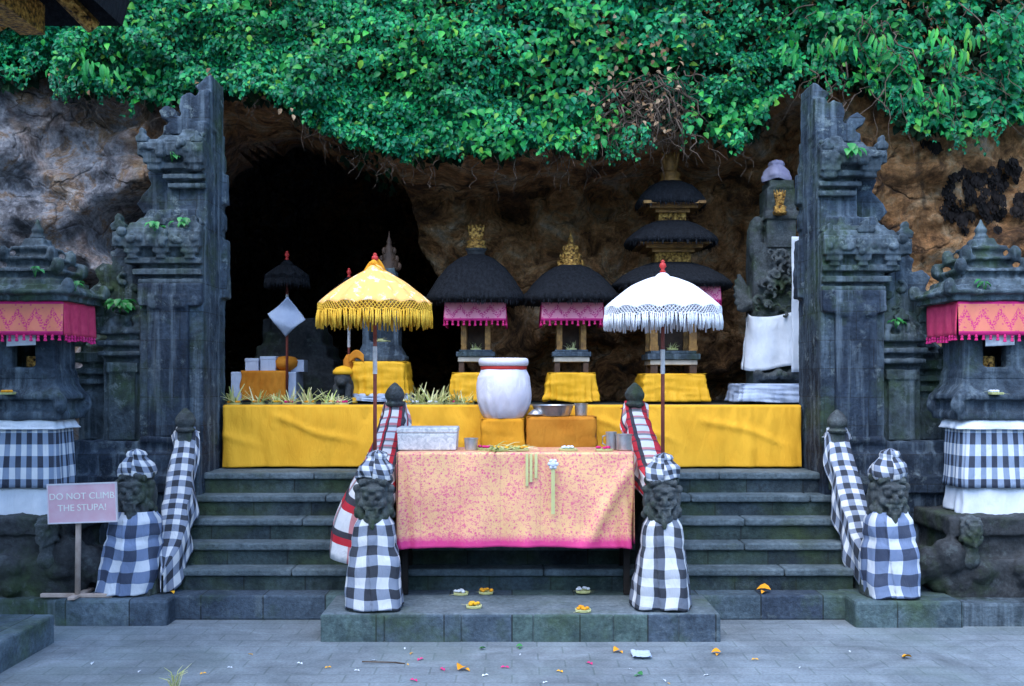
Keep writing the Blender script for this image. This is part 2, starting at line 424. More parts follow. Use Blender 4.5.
M['fringe_gold'] = cloth('gold_fringe', (.70, .36, .02), (.88, .58, .08))
M['sign_pole'] = plain('sign_wood', (.34, .25, .2), (.52, .42, .36), .7)
M['sign_board'] = plain('faded_red_board', (.68, .36, .42), (.74, .52, .57), .55, sc=7, bump=.05)
M['sign_edge'] = plain('board_edge', (.6, .56, .6), (.74, .68, .7), .6)
M['letter'] = plain('cream_lettering', (.80, .82, .74), (.86, .86, .80), .6, bump=0)
k = Mat('marbled_foam', .6, .3); k.color(k.ramp(k.noise(26, 6, .7, dist=1.0), [(.35, (.36, .40, .44)), (.6, (.68, .70, .72))])); M['foam'] = k.m

def brocade(name, gold, pink, edge_v, edge_w, scale=26, thr=.56):
    """gold weave scattered with small pink flowers, a solid pink border along the hem"""
    k = Mat(name, .6, .35)
    uv = k.uv(); o = k.xyz(uv)
    v1 = k.voro(scale, k.mapping(uv, (1, 1, 1)))
    n1 = k.noise(scale * 1.5, 3, .5, uv, 1.5)
    wash = k.noise(2.4, 3, .5, uv)
    n1 = k.math('ADD', n1, k.math('MULTIPLY', k.math('SUBTRACT', wash, .5), .16))
    pat = k.ramp(n1, [(thr, 0.0), (thr + .05, 1.0)])
    dots = k.ramp(v1, [(.20, 1.0), (.27, 0.0)])
    ring = k.ramp(v1, [(.30, 0.0), (.34, 1.0), (.40, 1.0), (.44, 0.0)])
    sel = k.ramp(k.voro(scale, uv, 'F1', 'Color'), [(.45, 0.0), (.5, 1.0)])
    pat = k.math('MAXIMUM', k.math('MULTIPLY', pat, .8), k.math('MULTIPLY', k.math('MAXIMUM', dots, k.math('MULTIPLY', ring, .6)), sel))
    gg = k.ramp(k.noise(4, 4, .5, uv), [(.3, tuple(g * .85 for g in gold)), (.7, gold)])
    gg = k.mix(k.math('MULTIPLY', k.ramp(wash, [(.42, 0.0), (.68, 1.0)]), .14), gg, pink)
    seam = k.math('LESS_THAN', k.math('FRACT', k.math('ADD', k.math('DIVIDE', o[0], .26), 10.3)), .012)
    gg = k.mix(k.math('MULTIPLY', seam, .4), gg, (.45, .12, .12))
    c = k.mix(k.math('MULTIPLY', pat, .92), gg, pink)
    hem = k.math('ADD', o[1], k.math('MULTIPLY', k.math('SUBTRACT', k.noise(60, 2, .5, uv), .5), edge_w * .9))
    e = k.ramp(k.math('DIVIDE', k.math('SUBTRACT', hem, edge_v), edge_w), [(0, 1.0), (1, 0.0)])
    c = k.mix(e, c, pink)
    k.color(c); k.b.inputs['Metallic'].default_value = .08; k.rough(k.math('MULTIPLY_ADD', pat, .25, .42)); k.bump(k.math('ADD', k.noise(300, 2), k.math('MULTIPLY', pat, 1.0)), .3, .004)
    return k.m
M['brocade'] = brocade('table_brocade', (.86, .52, .25), (.66, .05, .22), .045, .055, 42, .538)
def zigzag(name, gold, pink, period, h):
    k = Mat(name, .6, .3); uv = k.uv(); o = k.xyz(uv)
    fu = k.math('FRACT', k.math('ADD', k.math('DIVIDE', o[0], period), 20.0))
    tri = k.math('ABSOLUTE', k.math('SUBTRACT', k.math('MULTIPLY', fu, 2.0), 1.0))
    vv = k.math('DIVIDE', o[1], h)
    d = k.math('ABSOLUTE', k.math('SUBTRACT', vv, k.math('ADD', k.math('MULTIPLY', tri, .45), .25)))
    z = k.ramp(d, [(.10, 1.0), (.16, 0.0)])
    br = k.ramp(k.noise(90, 2, .5, uv), [(.46, 0.0), (.54, 1.0)])
    z = k.math('MULTIPLY', z, br)
    dt = k.ramp(k.voro(30, uv), [(.18, 1.0), (.26, 0.0)])
    z = k.math('MAXIMUM', z, k.math('MULTIPLY', dt, .7))
    edge = k.math('MAXIMUM', k.math('LESS_THAN', vv, .12), k.math('GREATER_THAN', vv, .93))
    c = k.mix(k.math('MAXIMUM', z, edge), gold, pink)
    c = k.mix(k.math('MULTIPLY', k.noise(40, 3, .5, uv), .3), c, pink)
    k.color(c); k.bump(k.noise(300, 2), .2, .003); return k.m
M['canopy_gold'] = zigzag('canopy_brocade', (.70, .23, .12), (.56, .018, .16), .12, .23)
M['canopy_pink'] = zigzag('canopy_pink_brocade', (.85, .33, .42), (.58, .02, .19), .13, .17)
M['pink'] = cloth('pink_cloth', (.52, .03, .10), (.66, .07, .14), sc=20)
M['magenta'] = cloth('magenta_tassel', (.5, .015, .13), (.66, .04, .2))
M['pol_big'] = poleng('poleng_big', .125)
M['pol_stripe'] = poleng('poleng_stripe', .12, stripe=.72)
M['pol_mid'] = poleng('poleng_mid', .155, (.64, .68, .74), (.16, .22, .36), (.028, .042, .085))
M['pol_small'] = poleng('poleng_small', .092)
M['pol_tiny'] = poleng('poleng_tiny', .078)
M['pol_shrine'] = poleng('poleng_shrine', .158, (.70, .74, .78), (.24, .31, .43), (.022, .030, .055))
M['tartan'] = tartan('red_tartan', .105)

# ------------------------------------------------------------------ setting: ground, cliff, terrace
def sheet(name, x0, x1, y0, y1, z, mat):
    b = MB(); b.add([(x0, y0, z), (x1, y0, z), (x1, y1, z), (x0, y1, z)], [(0, 1, 2, 3)]); return structure(b.build(name, mat))
sheet('ground', -300, 300, -300, 300, 0, M['ground'])

def ridge(u, v):  # unseen ridge added behind the viewer to block low sky light
    a = lerp(R(-205), R(25), u); rr = 17 + 2.5 * nz(u * 9, 1, 3) + 1.2 * nz(u * 30, v * 4, 5) + 5 * v
    h = 8.5 + 2.5 * nz(u * 12, 0, 8) + 1.0 * nz(u * 40, 0, 4)
    return (math.cos(a) * rr, -2 + math.sin(a) * rr, -.1 + h * v ** .8, u, v)
b = MB(); b.grid(ridge, 160, 24); o = structure(b.build('sky_blocking_ridge', None, smooth_=True, fix=False, org=(0, -18, 0))); o.data.materials.clear(); o.data.materials.append(BLOCKER_MAT)
VINE_TAB = [(-60, 80), (0, 88), (40, 66), (60, 92), (100, 92), (165, 104), (200, 92), (232, 96), (270, 102), (300, 122), (330, 136), (370, 157),
            (455, 160), (510, 157), (532, 146), (600, 148), (640, 140), (690, 128), (740, 146), (760, 138), (782, 92), (800, 78), (830, 84),
            (880, 96), (900, 124), (930, 138), (965, 138), (1000, 128), (1024, 120), (1100, 120)]
def brow_gap(X, Z): return .42 * smooth(vine_bottom(X) + .15, vine_bottom(X) + .45, Z)
def vine_bottom(X):
    return Zp(interp(VINE_TAB, X / 8.8 * FPX + CX), 8.8)
def cliff_y(X, Z):
    big = fbm(X * .55 + 3, Z * .7, 1.7, 3); med = fbm(X * 1.5, Z * 1.9 + 5, 4.2, 4); fine = fbm(X * 4.5, Z * 5.5, 9.1, 3)
    ridge = 1 - abs(nz(X * .9, Z * 1.3 + 2, 7.7)) * 2
    left = smooth(-2.5, -3.0, X); right = smooth(2.5, 3.1, X); mid = 1 - max(left, right)
    y = left * (9.15 + big * .3 - .12 * ridge) + right * (9.25 + big * .25) + mid * (10.95 - .28 * (Z - 1.4) + big * .4)
    y += mid * (med * .22 - .14 * ridge)
    y += med * .2 + fine * .07 - .16 * abs(nz(X * 2.4 + .5 * med, Z * 3.1, 11)) - .07 * abs(nz(X * 6.1, Z * 7.3, 13))
    # cave mouth
    hw = 1.30 if X < -1.75 else lerp(1.32, 1.0, smooth(2.0, 3.0, Z)) + .08 * nz(Z * 2.2, 3, 1)
    q = (abs((X + 1.88) / hw) ** 3.2 + abs((Z - 1.6) / (2.25 + .2 * nz(X * 2, 0, 5))) ** 3.2)
    y += 9.0 * smooth(1.15, .80, q)
    # hollow under the ledge behind the west gate
    q2 = ((X + 3.12 + .1 * med) / .55) ** 2 + ((Z - 2.95 - .12 * (X + 3.1)) / .34) ** 2
    y += .95 * smooth(1.2, .45, q2)
    q3 = ((X + 3.9) / .4) ** 2 + ((Z - 2.35) / .2) ** 2
    y += .4 * smooth(1.3, .4, q3)
    # brow of the cliff that carries the creepers
    vb = vine_bottom(X) + .05
    t = smooth(vb - .16, vb + .08, Z)
    brow = 9.05 + .2 * big + .14 * med - .12 * (Z - vb)
    y = lerp(y, min(brow, y), t)
    return max(y, 8.72)
b = MB()
NX, NZ = 460, 210
def cf(u, v):
    X = lerp(-8.2, 8.2, u); Z = lerp(-.1, 7.2, v)
    dx = .06 * nz(X * 3, Z * 3, 20); Y = cliff_y(X, Z) + brow_gap(X, Z); d = max(0, Y - 10.8) if -3.6 < X < 0 else 0
    return (X + dx + (X + 1.0) * .20 * d, Y, Z + .06 * nz(X * 3, Z * 3, 30) + max(0, Z - 2.6) * .25 * d, X, Z)
b.grid(cf, NX, NZ)
n0 = len(b.v)                                  # top of the cliff running back, and closing sides
top = [(lerp(-8.2, 8.2, i / NX), 26, 7.6) for i in range(NX + 1)]
b.v += top
for i in range(NX):
    a = NZ * (NX + 1) + i; b.f.append([a, a + 1, n0 + i + 1, n0 + i]); b.uv.append([(0, 0)] * 4)
cliff = b.build('cliff', M['rock'], smooth_=True, fix=False, org=(0, 9, 0)); structure(cliff)
b = MB(); b.box(-8, 8, 7.82, 9.7, -.05, .911); structure(b.build('terrace', M['tread']))
b = MB(); b.box(-8, 8, 9.86, 24, -.05, 1.385); structure(b.build('cave_floor', M['dark_stone']))

# ------------------------------------------------------------------ stairs, landing, plinths
T0, TR, Z0, RZ = 7.0, .155, .163, .1504
st = thing('stone_stairs', 'wide dark mossy stone stairs of low steps rising to the yellow draped altar', 'stairs', (0, T0, 0))
for i in range(6):
    z1 = Z0 + RZ * i; z0 = 0 if i == 0 else z1 - RZ - .008
    y0 = T0 + TR * i
    hx = 2.33 + .004 * i
    if i == 0:
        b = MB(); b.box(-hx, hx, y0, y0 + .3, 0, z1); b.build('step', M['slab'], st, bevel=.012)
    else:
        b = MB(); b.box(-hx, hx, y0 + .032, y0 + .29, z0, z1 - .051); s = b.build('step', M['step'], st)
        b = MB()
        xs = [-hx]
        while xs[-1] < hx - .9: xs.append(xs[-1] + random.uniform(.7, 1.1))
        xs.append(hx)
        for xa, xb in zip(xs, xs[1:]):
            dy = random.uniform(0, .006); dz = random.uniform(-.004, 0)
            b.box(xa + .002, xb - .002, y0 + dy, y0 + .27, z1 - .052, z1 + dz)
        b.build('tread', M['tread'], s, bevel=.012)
ls = thing('landing_slab', 'low broad stone landing of mossy blocks in front of the pink table', 'stone slab', (.05, 6.7, 0))
b = MB(); xs = [-1.172, -.78, -.31, .13, .62, 1.02, 1.276]
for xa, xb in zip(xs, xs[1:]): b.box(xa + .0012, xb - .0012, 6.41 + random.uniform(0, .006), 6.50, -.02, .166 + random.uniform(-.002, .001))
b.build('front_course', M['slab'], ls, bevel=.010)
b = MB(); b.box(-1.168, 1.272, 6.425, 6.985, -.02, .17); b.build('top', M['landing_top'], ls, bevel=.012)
b = MB(); b.box(-2.98, -2.245, 6.83, 7.6, -.02, .169)
tag(b.build('stone_plinth', M['slab'], bevel=.02), 'low stone plinth under the pink sign and a clothed guardian', 'plinth')
b = MB(); b.box(2.22, 2.92, 6.78, 7.6, -.02, .169)
tag(b.build('stone_plinth', M['slab'], bevel=.02), 'low stone plinth under the guardian beside steps, no sign on it', 'plinth')

# ------------------------------------------------------------------ split gate
def gate(s, dz, label):
    XI = 2.28
    g = thing('split_gate', label, 'temple gate', (s * 2.75, 8.0, 0))
    def X(o): return s * (XI + o)
    def bx(b, o0, o1, y0, y1, z0, z1, t=0, ty=0): b.box(X(o0), X(o1), y0, y1, z0, z1, t, ty)
    def zz(py): return CAMZ + (380 - py) / 135.5 + dz
    # base down to the court
    b = MB(); bx(b, -.0, 1.25, 7.66, 8.55, -.05, .93); bx(b, .16, 1.2, 7.60, 7.7, -.05, .12); bx(b, .14, 1.2, 7.62, 7.72, .78, .9)
    bx(b, 0, 1.02, 7.67, 8.42, .9, 1.06); bx(b, 0, .98, 7.71, 8.40, 1.05, 1.15); bx(b, .05, .45, 7.685, 8.40, 1.14, 1.19)
    b.build('base', M['gate_dark'], g, stone=(.02, .02))
    # main shaft
    b = MB(); bx(b, 0, .47, 7.75, 8.35, 1.1, zz(262)); bx(b, 0, .09, 7.83, 8.35, 2.3, zz(118))
    bx(b, 0, .30, 7.84, 8.35, zz(232), zz(160)); bx(b, .0, .47, 7.80, 8.35, zz(232), zz(208), .06, 0)
    bx(b, -.045, .02, 8.20, 8.36, 2.24, 2.7, .0, .03); bx(b, -.035, .02, 8.24, 8.36, 2.98, 3.22, 0, .03)
    bx(b, -.02, .02, 8.25, 8.36, 2.78, 2.9)
    b.build('shaft', M['gate'], g, stone=(.012, .014))
    b = MB()                                              # raised panel with stepped head
    bx(b, .10, .40, 7.71, 7.8, zz(440), zz(306)); bx(b, .16, .34, 7.695, 7.8, zz(436), zz(318))
    bx(b, 0, .47, 7.705, 7.8, zz(300), zz(283)); bx(b, .02, .12, 7.70, 7.8, zz(306), zz(298)); bx(b, .34, .46, 7.70, 7.8, zz(306), zz(298))
    bx(b, .19, .30, 7.695, 7.8, zz(316), zz(296)); bx(b, .11, .21, 7.69, 7.8, zz(309), zz(296)); bx(b, .28, .39, 7.69, 7.8, zz(309), zz(296)); bx(b, 0, .47, 7.70, 7.8, zz(304), zz(298))
    b.build('panel', M['gate_dark'], g, stone=(.012, .008))
    # cornice tiers
    b = MB()
    for k, (pa, pb, o) in enumerate([(284, 279, .47), (280, 274, .43), (275, 269, .51), (270, 263, .45), (264, 258, .56), (259, 248, .50)]):
        bx(b, 0, o, 7.76 - (.045 if k % 2 == 0 else 0) - .006 * k, 8.36, zz(pa), zz(pb))
    bx(b, 0, .64, 7.655, 8.41, zz(248), zz(233)); bx(b, 0, .61, 7.67, 8.40, zz(234), zz(229)); bx(b, 0, .55, 7.70, 8.38, zz(229), zz(223), .02, .02); bx(b, 0, .5, 7.74, 8.36, zz(223), zz(217), .03, .03)
    for q in range(8): b.ell((X(.04 + .08 * q), 7.655, zz(240)), (.028, .018, .03), 8, 6)
    for o in (.08, .29, .50):
        bx(b, o - .06, o + .06, 7.665, 7.76, zz(254), zz(248)); bx(b, o - .035, o + .035, 7.675, 7.76, zz(259), zz(253))
    b.build('cornice', M['gate_moss'], g, stone=(.009, .012))
    b = MB()
    for k, (pa, pb, o) in enumerate([(187, 182, .28), (183, 177, .24), (178, 173, .31), (174, 167, .26), (168, 162, .37), (163, 156, .30)]):
        bx(b, 0, o, 7.84 - (.05 if k % 2 == 0 else 0) - .008 * k, 8.36, zz(pa), zz(pb))
    bx(b, 0, .48, 7.725, 8.39, zz(156), zz(143)); bx(b, 0, .44, 7.75, 8.37, zz(144), zz(139)); bx(b, 0, .36, 7.78, 8.36, zz(139), zz(133), .03, .03)
    for q in range(6): b.ell((X(.04 + .08 * q), 7.725, zz(150)), (.026, .016, .026), 8, 6); bx(b, 0, .2, 7.82, 8.33, zz(133), zz(126), .02, .02)
    for o in (.07, .37):
        bx(b, o - .07, o + .07, 7.73, 7.86, zz(163), zz(156)); bx(b, o - .045, o + .045, 7.74, 7.86, zz(170), zz(162))
    b.build('cornice', M['gate_moss'], g, stone=(.009, .012))
    rg = random.Random(12)
    def leafy(o, y, p, w, h):
        b = MB(); b.prism([(X(o - w), zz(p)), (X(o + w), zz(p)), (X(o + w * 1.15), zz(p) + h * .35), (X(o + w * .45), zz(p) + h * .55), (X(o + w * .5), zz(p) + h * .8), (X(o), zz(p) + h), (X(o - w * .5), zz(p) + h * .8), (X(o - w * .45), zz(p) + h * .55), (X(o - w * 1.15), zz(p) + h * .35)], y, y + .07); b.build('antefix', M['gate_moss'], g, stone=(.008, .008))
    for o, y, p, w, h in ((.60, 7.67, 232, .05, .13), (.32, 7.70, 226, .06, .10), (.05, 7.68, 232, .045, .12), (.45, 7.73, 142, .04, .11), (.05, 7.74, 142, .04, .09), (.80, 7.80, 315, .05, .13), (.62, 7.80, 312, .05, .09), (1.0, 7.90, 346, .045, .11)): leafy(o, y, p, w, h)
    b = MB()
    for q in range(46):
        o, p = rg.choice(((rg.uniform(.02, .62), rg.uniform(233, 248)), (rg.uniform(.02, .46), rg.uniform(143, 156)), (rg.uniform(.48, .82), rg.uniform(316, 328)), (rg.uniform(.45, .9), rg.uniform(262, 305))))
        b.ell((X(o), 7.655 if p > 200 and p < 250 else (7.725 if p < 200 else 7.80 if p > 310 else 7.88), zz(p)), (rg.uniform(.015, .045), .03, rg.uniform(.015, .04)), 8, 6)
    # lower wings stepping outwards
    bx(b, .45, .77, 7.84, 8.35, 1.1, zz(343)); bx(b, .52, .72, 7.80, 7.9, 1.15, zz(372)); bx(b, .50, .74, 7.79, 7.9, zz(372), zz(362))
    for k, (pa, pb, o) in enumerate([(356, 351, .79), (352, 345, .74), (346, 340, .80), (341, 333, .74), (334, 327, .81), (328, 314, .84)]):
        bx(b, .45, o, 7.77 + .05 * (k % 2), 8.36, zz(pa), zz(pb))
    bx(b, .45, .78, 7.82, 8.33, zz(314), zz(304), .04, .04)
    bx(b, .75, 1.0, 7.94, 8.35, 1.1, zz(372)); bx(b, .78, .95, 7.91, 8.0, 1.15, zz(392))
    for k, (pa, pb, o) in enumerate([(384, 379, 1.03), (380, 373, .97), (374, 368, 1.04), (369, 361, .97), (362, 352, 1.07), (352, 344, .98)]):
        bx(b, .75, o, 7.89 + .05 * (k % 2), 8.36, zz(pa), zz(pb))
    b.lathe([(.11, 0), (.13, .05), (.09, .09), (.1, .12), (.03, .2)], (X(.9), 8.12, zz(345)), 10)
    b.build('wing', M['gate_moss'], g, stone=(.011, .014))
    # flame shaped ear on the shoulder
    b = MB()
    b.prism([(X(o), zz(p)) for o, p in [(.42, 308), (.80, 308), (.88, 300), (.90, 288), (.82, 280), (.86, 268), (.80, 260), (.72, 264), (.74, 250), (.66, 242), (.58, 248), (.42, 240)]], 7.88, 8.2)
    b.prism([(X(o), zz(p)) for o, p in [(.26, 208), (.50, 210), (.56, 200), (.50, 188), (.44, 180), (.48, 168), (.40, 160), (.26, 165)]], 7.93, 8.2)
    b.build('ear', M['gate'], g, stone=(.011, .02))
    # stepped crest
    b = MB()
    b.prism([(X(o), zz(p)) for o, p in [(0, 130), (.34, 130), (.35, 121), (.29, 117), (.36, 113), (.38, 105), (.32, 99), (.26, 104), (.24, 112), (.21, 110), (.23, 100), (.21, 90), (.14, 86), (.10, 92), (.08, 84), (0, 84)]], 7.90, 8.10)
    b.prism([(X(o), zz(p)) for o, p in [(0, 120), (.09, 120), (.09, 84), (.13, 78), (.08, 74), (.04, 68), (0, 66)]], 7.96, 8.3)
    b.build('crest', M['gate'], g, stone=(.012, .014))
    for o, p, y, sc in [(.31, 141, 7.95, 1.0), (.43, 231, 7.86, 1.25), (.16, 231, 7.80, .8), (.68, 306, 7.95, 1.0)]:
        b = MB(); b.lathe([(.085 * sc, 0), (.09 * sc, .03), (.07 * sc, .04), (.075 * sc, .07), (.05 * sc, .09), (.055 * sc, .115), (.03 * sc, .14), (.012 * sc, .19)], (X(o), y, zz(p) - .02), 12)
        b.build('finial', M['gate_moss'], g, stone=(.01, .012))
    return g
gate(-1, 0, 'tall split gate half of dark blue grey stone at the mouth of the black cave')
gate(1, -.055, 'tall split gate half of mossy stone beside the white wrapped statue')

# ------------------------------------------------------------------ altar and its cloth
b = MB(); b.box(-2.25, 2.25, 8.225, 9.85, .9, 1.375); b.box(-2.27, 2.27, 8.20, 9.855, 1.372, 1.392)
tag(b.build('stone_altar', M['dark_stone'], bevel=.008), 'long low stone altar carrying the thatched shrines behind the yellow cloth', 'altar')
def ycl(u, v):
    X = lerp(-2.25, 2.25, u); top = 1.407 - (.035 * math.sin(u * 2 * PI * 1.0) ** 2 * (1 if u < .5 else .25))
    if v < .06:                                  # strip lying on the altar edge
        return (X, 8.26 - v / .06 * .06, 1.405 if v > 0 else 1.404, X, 0)
    w = (v - .06) / .94
    Z = lerp(1.405, .925, w)
    fold = .026 * math.sin(X * 9 + 1.5 * math.sin(X * 2.3)) * w + .030 * nz(X * 5, Z * 1.5, 3) + .016 * nz(X * 11, Z * 3, 6) + .007 * math.sin(X * 46 + 4 * math.sin(X * 3.1)) * (1 - smooth(.0, .7, w)) + .010 * math.sin(X * 23 + 3 * math.sin(X * 2.7)) * smooth(.3, 1, w)
    swag = .03 * math.sin((X * 2.3 + Z * 4.0)) * smooth(0, .3, w) * (1 - w)
    dg = .016 * math.exp(-((Z - 1.32 + .30 * ((X + 1.9) % .83) + .03 * nz(X * 3, 1, 2)) / .03) ** 2) * smooth(0, .1, (X + 1.9) % .83) * smooth(.83, .5, (X + 1.9) % .83)
    return (X, 8.188 - .02 * w - abs(fold) - .4 * abs(swag) - dg * .8, Z + .008 * nz(X * 2, 0, 8) * w, X, Z)
b = MB(); b.grid(ycl, 260, 40)
tag(b.build('altar_cloth', M['yellow'], smooth_=True, solid=.004), 'long yellow cloth hanging down the front of the altar behind the steps', 'cloth')

# ------------------------------------------------------------------ table
TX0, TX1, TY, TZ = -.745, .79, 6.86, 1.125
t = thing('table', 'wooden table under pink and gold brocade between two clothed guardians', 'table', ((TX0 + TX1) / 2, 7.1, .17))
b = MB(); b.box(TX0 + .01, TX1 - .01, TY + .012, 7.38, TZ - .035, TZ - .004); b.build('tabletop', M['wood_dark'], t, bevel=.004)
for x in (TX0 + .03, TX1 - .025):
    for y, zf in ((TY + .16, .17 if TY + .16 > 7.0 else .17), (7.3, Z0 + RZ)):
        b = MB(); b.box(x - .02, x + .02, y - .02, y + .02, zf, TZ - .035); b.build('leg', M['shaded_leg_wood'], t)  # legs coloured near-black to sink into the shade below the table
b = MB(); b.box(TX0 + .08, TX1 - .08, TY + .05, TY + .075, TZ - .12, TZ - .03); b.build('apron', M['wood_dark'], t)
def tcl(u, v):
    X = lerp(TX0, TX1, u); c = .25
    if v < c:
        w = v / c; return (X, lerp(7.38, TY, w), TZ + .003 * nz(X * 6, w * 4, 1) + .002, X, .62 + .5 * (1 - w))
    w = (v - c) / (1 - c); Z = lerp(TZ, .50 + .012 * math.sin(u * 3), w)
    ed = smooth(.12, 0, u) + smooth(.88, 1, u)
    fold = .016 * math.sin(X * 13 + 2 * math.sin(X * 4)) * w + .014 * nz(X * 6, Z * 3, 4) + .010 * nz(X * 14, Z * 2, 9) * w + ed * .02 * math.sin(X * 55 + Z * 6) * w
    diag = .022 * math.exp(-(((X - .55) - (Z - .65) * .55) / .05) ** 2) * smooth(0, .3, w)
    return (X + .01 * ed * w * math.sin(Z * 8), TY - .012 - .015 * w - fold - diag, Z, X, Z - .50)
b = MB(); b.grid(tcl, 150, 60)
for xs_, sg in ((TX0, -1), (TX1, 1)):  # side and back drops added to keep light from under the table
    b.grid(lambda u, v: (xs_ + sg * (.006 + .012 * v * math.sin(u * 18)), lerp(TY - .01, 7.385, u), lerp(TZ + .002, .53, v), u * .5, lerp(TZ, .53, v) - .50), 24, 16)
b.grid(lambda u, v: (lerp(TX0, TX1, u), 7.385 + .01 * v * math.sin(u * 40), lerp(TZ + .002, .53, v), u * 1.5, lerp(TZ, .53, v) - .50), 60, 16)
tag(b.build('table_cloth', M['brocade'], smooth_=True, solid=.003), 'pink and gold flowered brocade cloth hanging over the table front', 'tablecloth')

# ------------------------------------------------------------------ guardians
def guardian_head(c, sc):
    b = MB(); x, y, z = c
    def e(dx, dy, dz, rx, ry, rz, rot=None): b.ell((x + dx * sc * .83, y + dy * sc, z + dz * sc), (rx * sc * .86, ry * sc, rz * sc), 12, 8, rot)
    e(0, 0, 0, .112, .11, .14); e(0, .03, .05, .125, .11, .11); e(0, .06, -.03, .14, .09, .15)
    e(0, -.098, .052, .095, .03, .02); e(-.05, -.108, .062, .04, .02, .014); e(.05, -.108, .062, .04, .02, .014)
    for s in (-1, 1):
        e(s * .047, -.102, .022, .030, .026, .026); e(s * .047, -.122, .022, .012, .012, .012)
        e(s * .07, -.08, -.028, .036, .036, .034); e(s * .125, -.01, .0, .022, .035, .065); e(s * .125, -.02, -.085, .028, .028, .03)
        e(s * .04, -.125, -.085, .009, .012, .028); e(s * .085, -.05, -.10, .035, .04, .05)
        for q in range(5): e(s * (.11 + .02 * math.sin(q * 2)), .0 + .02 * math.cos(q * 3), .11 - .055 * q, .03, .03, .028)
    e(0, -.125, -.015, .024, .03, .034); e(-.026, -.118, -.028, .018, .02, .016); e(.026, -.118, -.028, .018, .02, .016)
    e(0, -.108, -.058, .068, .028, .014); e(0, -.10, -.105, .058, .03, .016); e(0, -.11, -.08, .05, .014, .02)
    e(0, -.118, -.14, .022, .016, .055); e(0, -.06, -.13, .075, .06, .045)
    for q in range(7): e(-.09 + .03 * q, -.06, .105 + .01 * math.cos(q - 3), .02, .03, .025)
    e(0, .02, -.2, .10, .09, .1); e(0, .03, -.32, .13, .11, .12)
    return b
def robe(c, zb, zt, wb, wt, skew, depth, seed, hem=.02):
    x, y = c
    def f(u, v):
        a = u * 2 * PI - PI / 2 + PI; ca, sa = math.cos(a), math.sin(a)
        q = (abs(ca) ** 3.0 + abs(sa) ** 3.0) ** (-1 / 3.0); ca *= q; sa *= q
        w = v; z = lerp(zt, zb + hem * nz(ca * 2, sa * 2, seed), w)
        bulge = .06 * math.sin(w * PI) * (1 if seed % 2 else .7)
        rx = lerp(wt, wb, w ** 1.3) + bulge * .25
        fold = 1 + (.045 * math.sin(u * 34 + seed + w * 1.5) + .10 * nz(u * 7, w * 2.2, seed) + .05 * nz(u * 18, w * 5, seed + 3)) * smooth(.02, .5, w) + .035 * nz(u * 5, w * 9, seed + 7)
        tie = 1 - .07 * math.exp(-((w - .33) / .05) ** 2)
        ua = (u * 1.0 - (.43 + .05 * w + .01 * seed % .06)) % 1.0
        flap = .10 * math.exp(-ua / .16) * smooth(0, .1, w)
        tie += .012 * math.sin(w * 26 + u * 30) * (1 - w) + flap
        pt = smooth(.0, .12, w)
        k = lerp(.82, 1.0, pt)
        return (x + ca * rx * fold * tie * k + skew * w ** 2, y + sa * (rx * depth) * fold * tie * k - .015 * w, z, u * 2 * PI * (wb + wt) / 2 * 1.05 + .02 * nz(u * 6, w * 3, seed), (zt - zb) * w + .025 * nz(u * 5, w * 3, seed + 5))
    b = MB(); b.grid(f, 170, 44); return b
def cap(c, w, h, seed, lean=0.0):
    x, y, z = c
    def f(u, v):
        a = u * 2 * PI - PI / 2; t = v
        pr = interp([(0, 1.0), (.2, 1.06), (.45, .95), (.6, .72), (.7, .55), (.8, .60), (.9, .5), (1, .03)], t)
        rr = w * pr * (1 + .10 * math.sin(u * 2 * PI * 5 + seed + t * 4) * (1 - .5 * t) + .12 * nz(u * 5, t * 3, seed))
        return (x + math.cos(a) * rr + lean * t * t, y + math.sin(a) * rr * .9, z + h * t + .012 * math.sin(u * 12 + seed) * (1 - t), u * 2 * PI * w + .35 * t * h, t * h * 1.25 + .25 * u * w)
    b = MB(); b.grid(f, 56, 20); return b
def guardian(x, y, zf, label, robe_m, cap_m, wb, wt, zt, hz, capz, caph, skew, seed, sc=1.0, lean=0.0):
    g = thing('guardian_statue', label, 'statue', (x, y, zf))
    b = guardian_head((x, y, hz), sc)
    b.lathe([(.17, 0), (.16, .1), (.13, .3), (.12, .45)], (x, y + .02, zf), 12, power=3)
    b.build('body', M['statue'], g, stone=(.0062, .006))
    robe((x, y), zf + .012, zt, wb, wt, skew, .85, seed).build('sarong', robe_m, g, smooth_=True, solid=.006)
    cap((x, y + .01, capz), .106 * sc, caph, seed, lean).build('head_cloth', cap_m, g, smooth_=True, solid=.005)
    b = MB(); b.box(x - .14, x + .14, y - .13, y + .13, zf - .03, zf + .045); b.build('pedestal', M['statue'], g, stone=(.014, .012))
    return g
guardian(-.865, 6.60, .17, 'guardian statue in bold checked sarong beneath the gold parasol', M['pol_big'], M['pol_tiny'], .172, .112, .755, .865, .985, .175, 0, 3, 1.0, .02)
guardian(.945, 6.62, .17, 'guardian statue in striped checked sarong beneath the white parasol', M['pol_stripe'], M['pol_tiny'], .178, .112, .74, .86, .975, .165, -.01, 6, .98, .015)
guardian(-2.535, 7.08, .169, 'guardian statue in blue checked sarong behind the pink sign', M['pol_mid'], M['pol_small'], .185, .15, .72, .845, .955, .18, -.06, 9, 1.05, .0)
guardian(2.50, 6.98, .169, 'guardian statue in blue checked sarong farthest from the sign', M['pol_mid'], M['pol_small'], .175, .14, .73, .835, .945, .20, .02, 12, 1.05, .02)

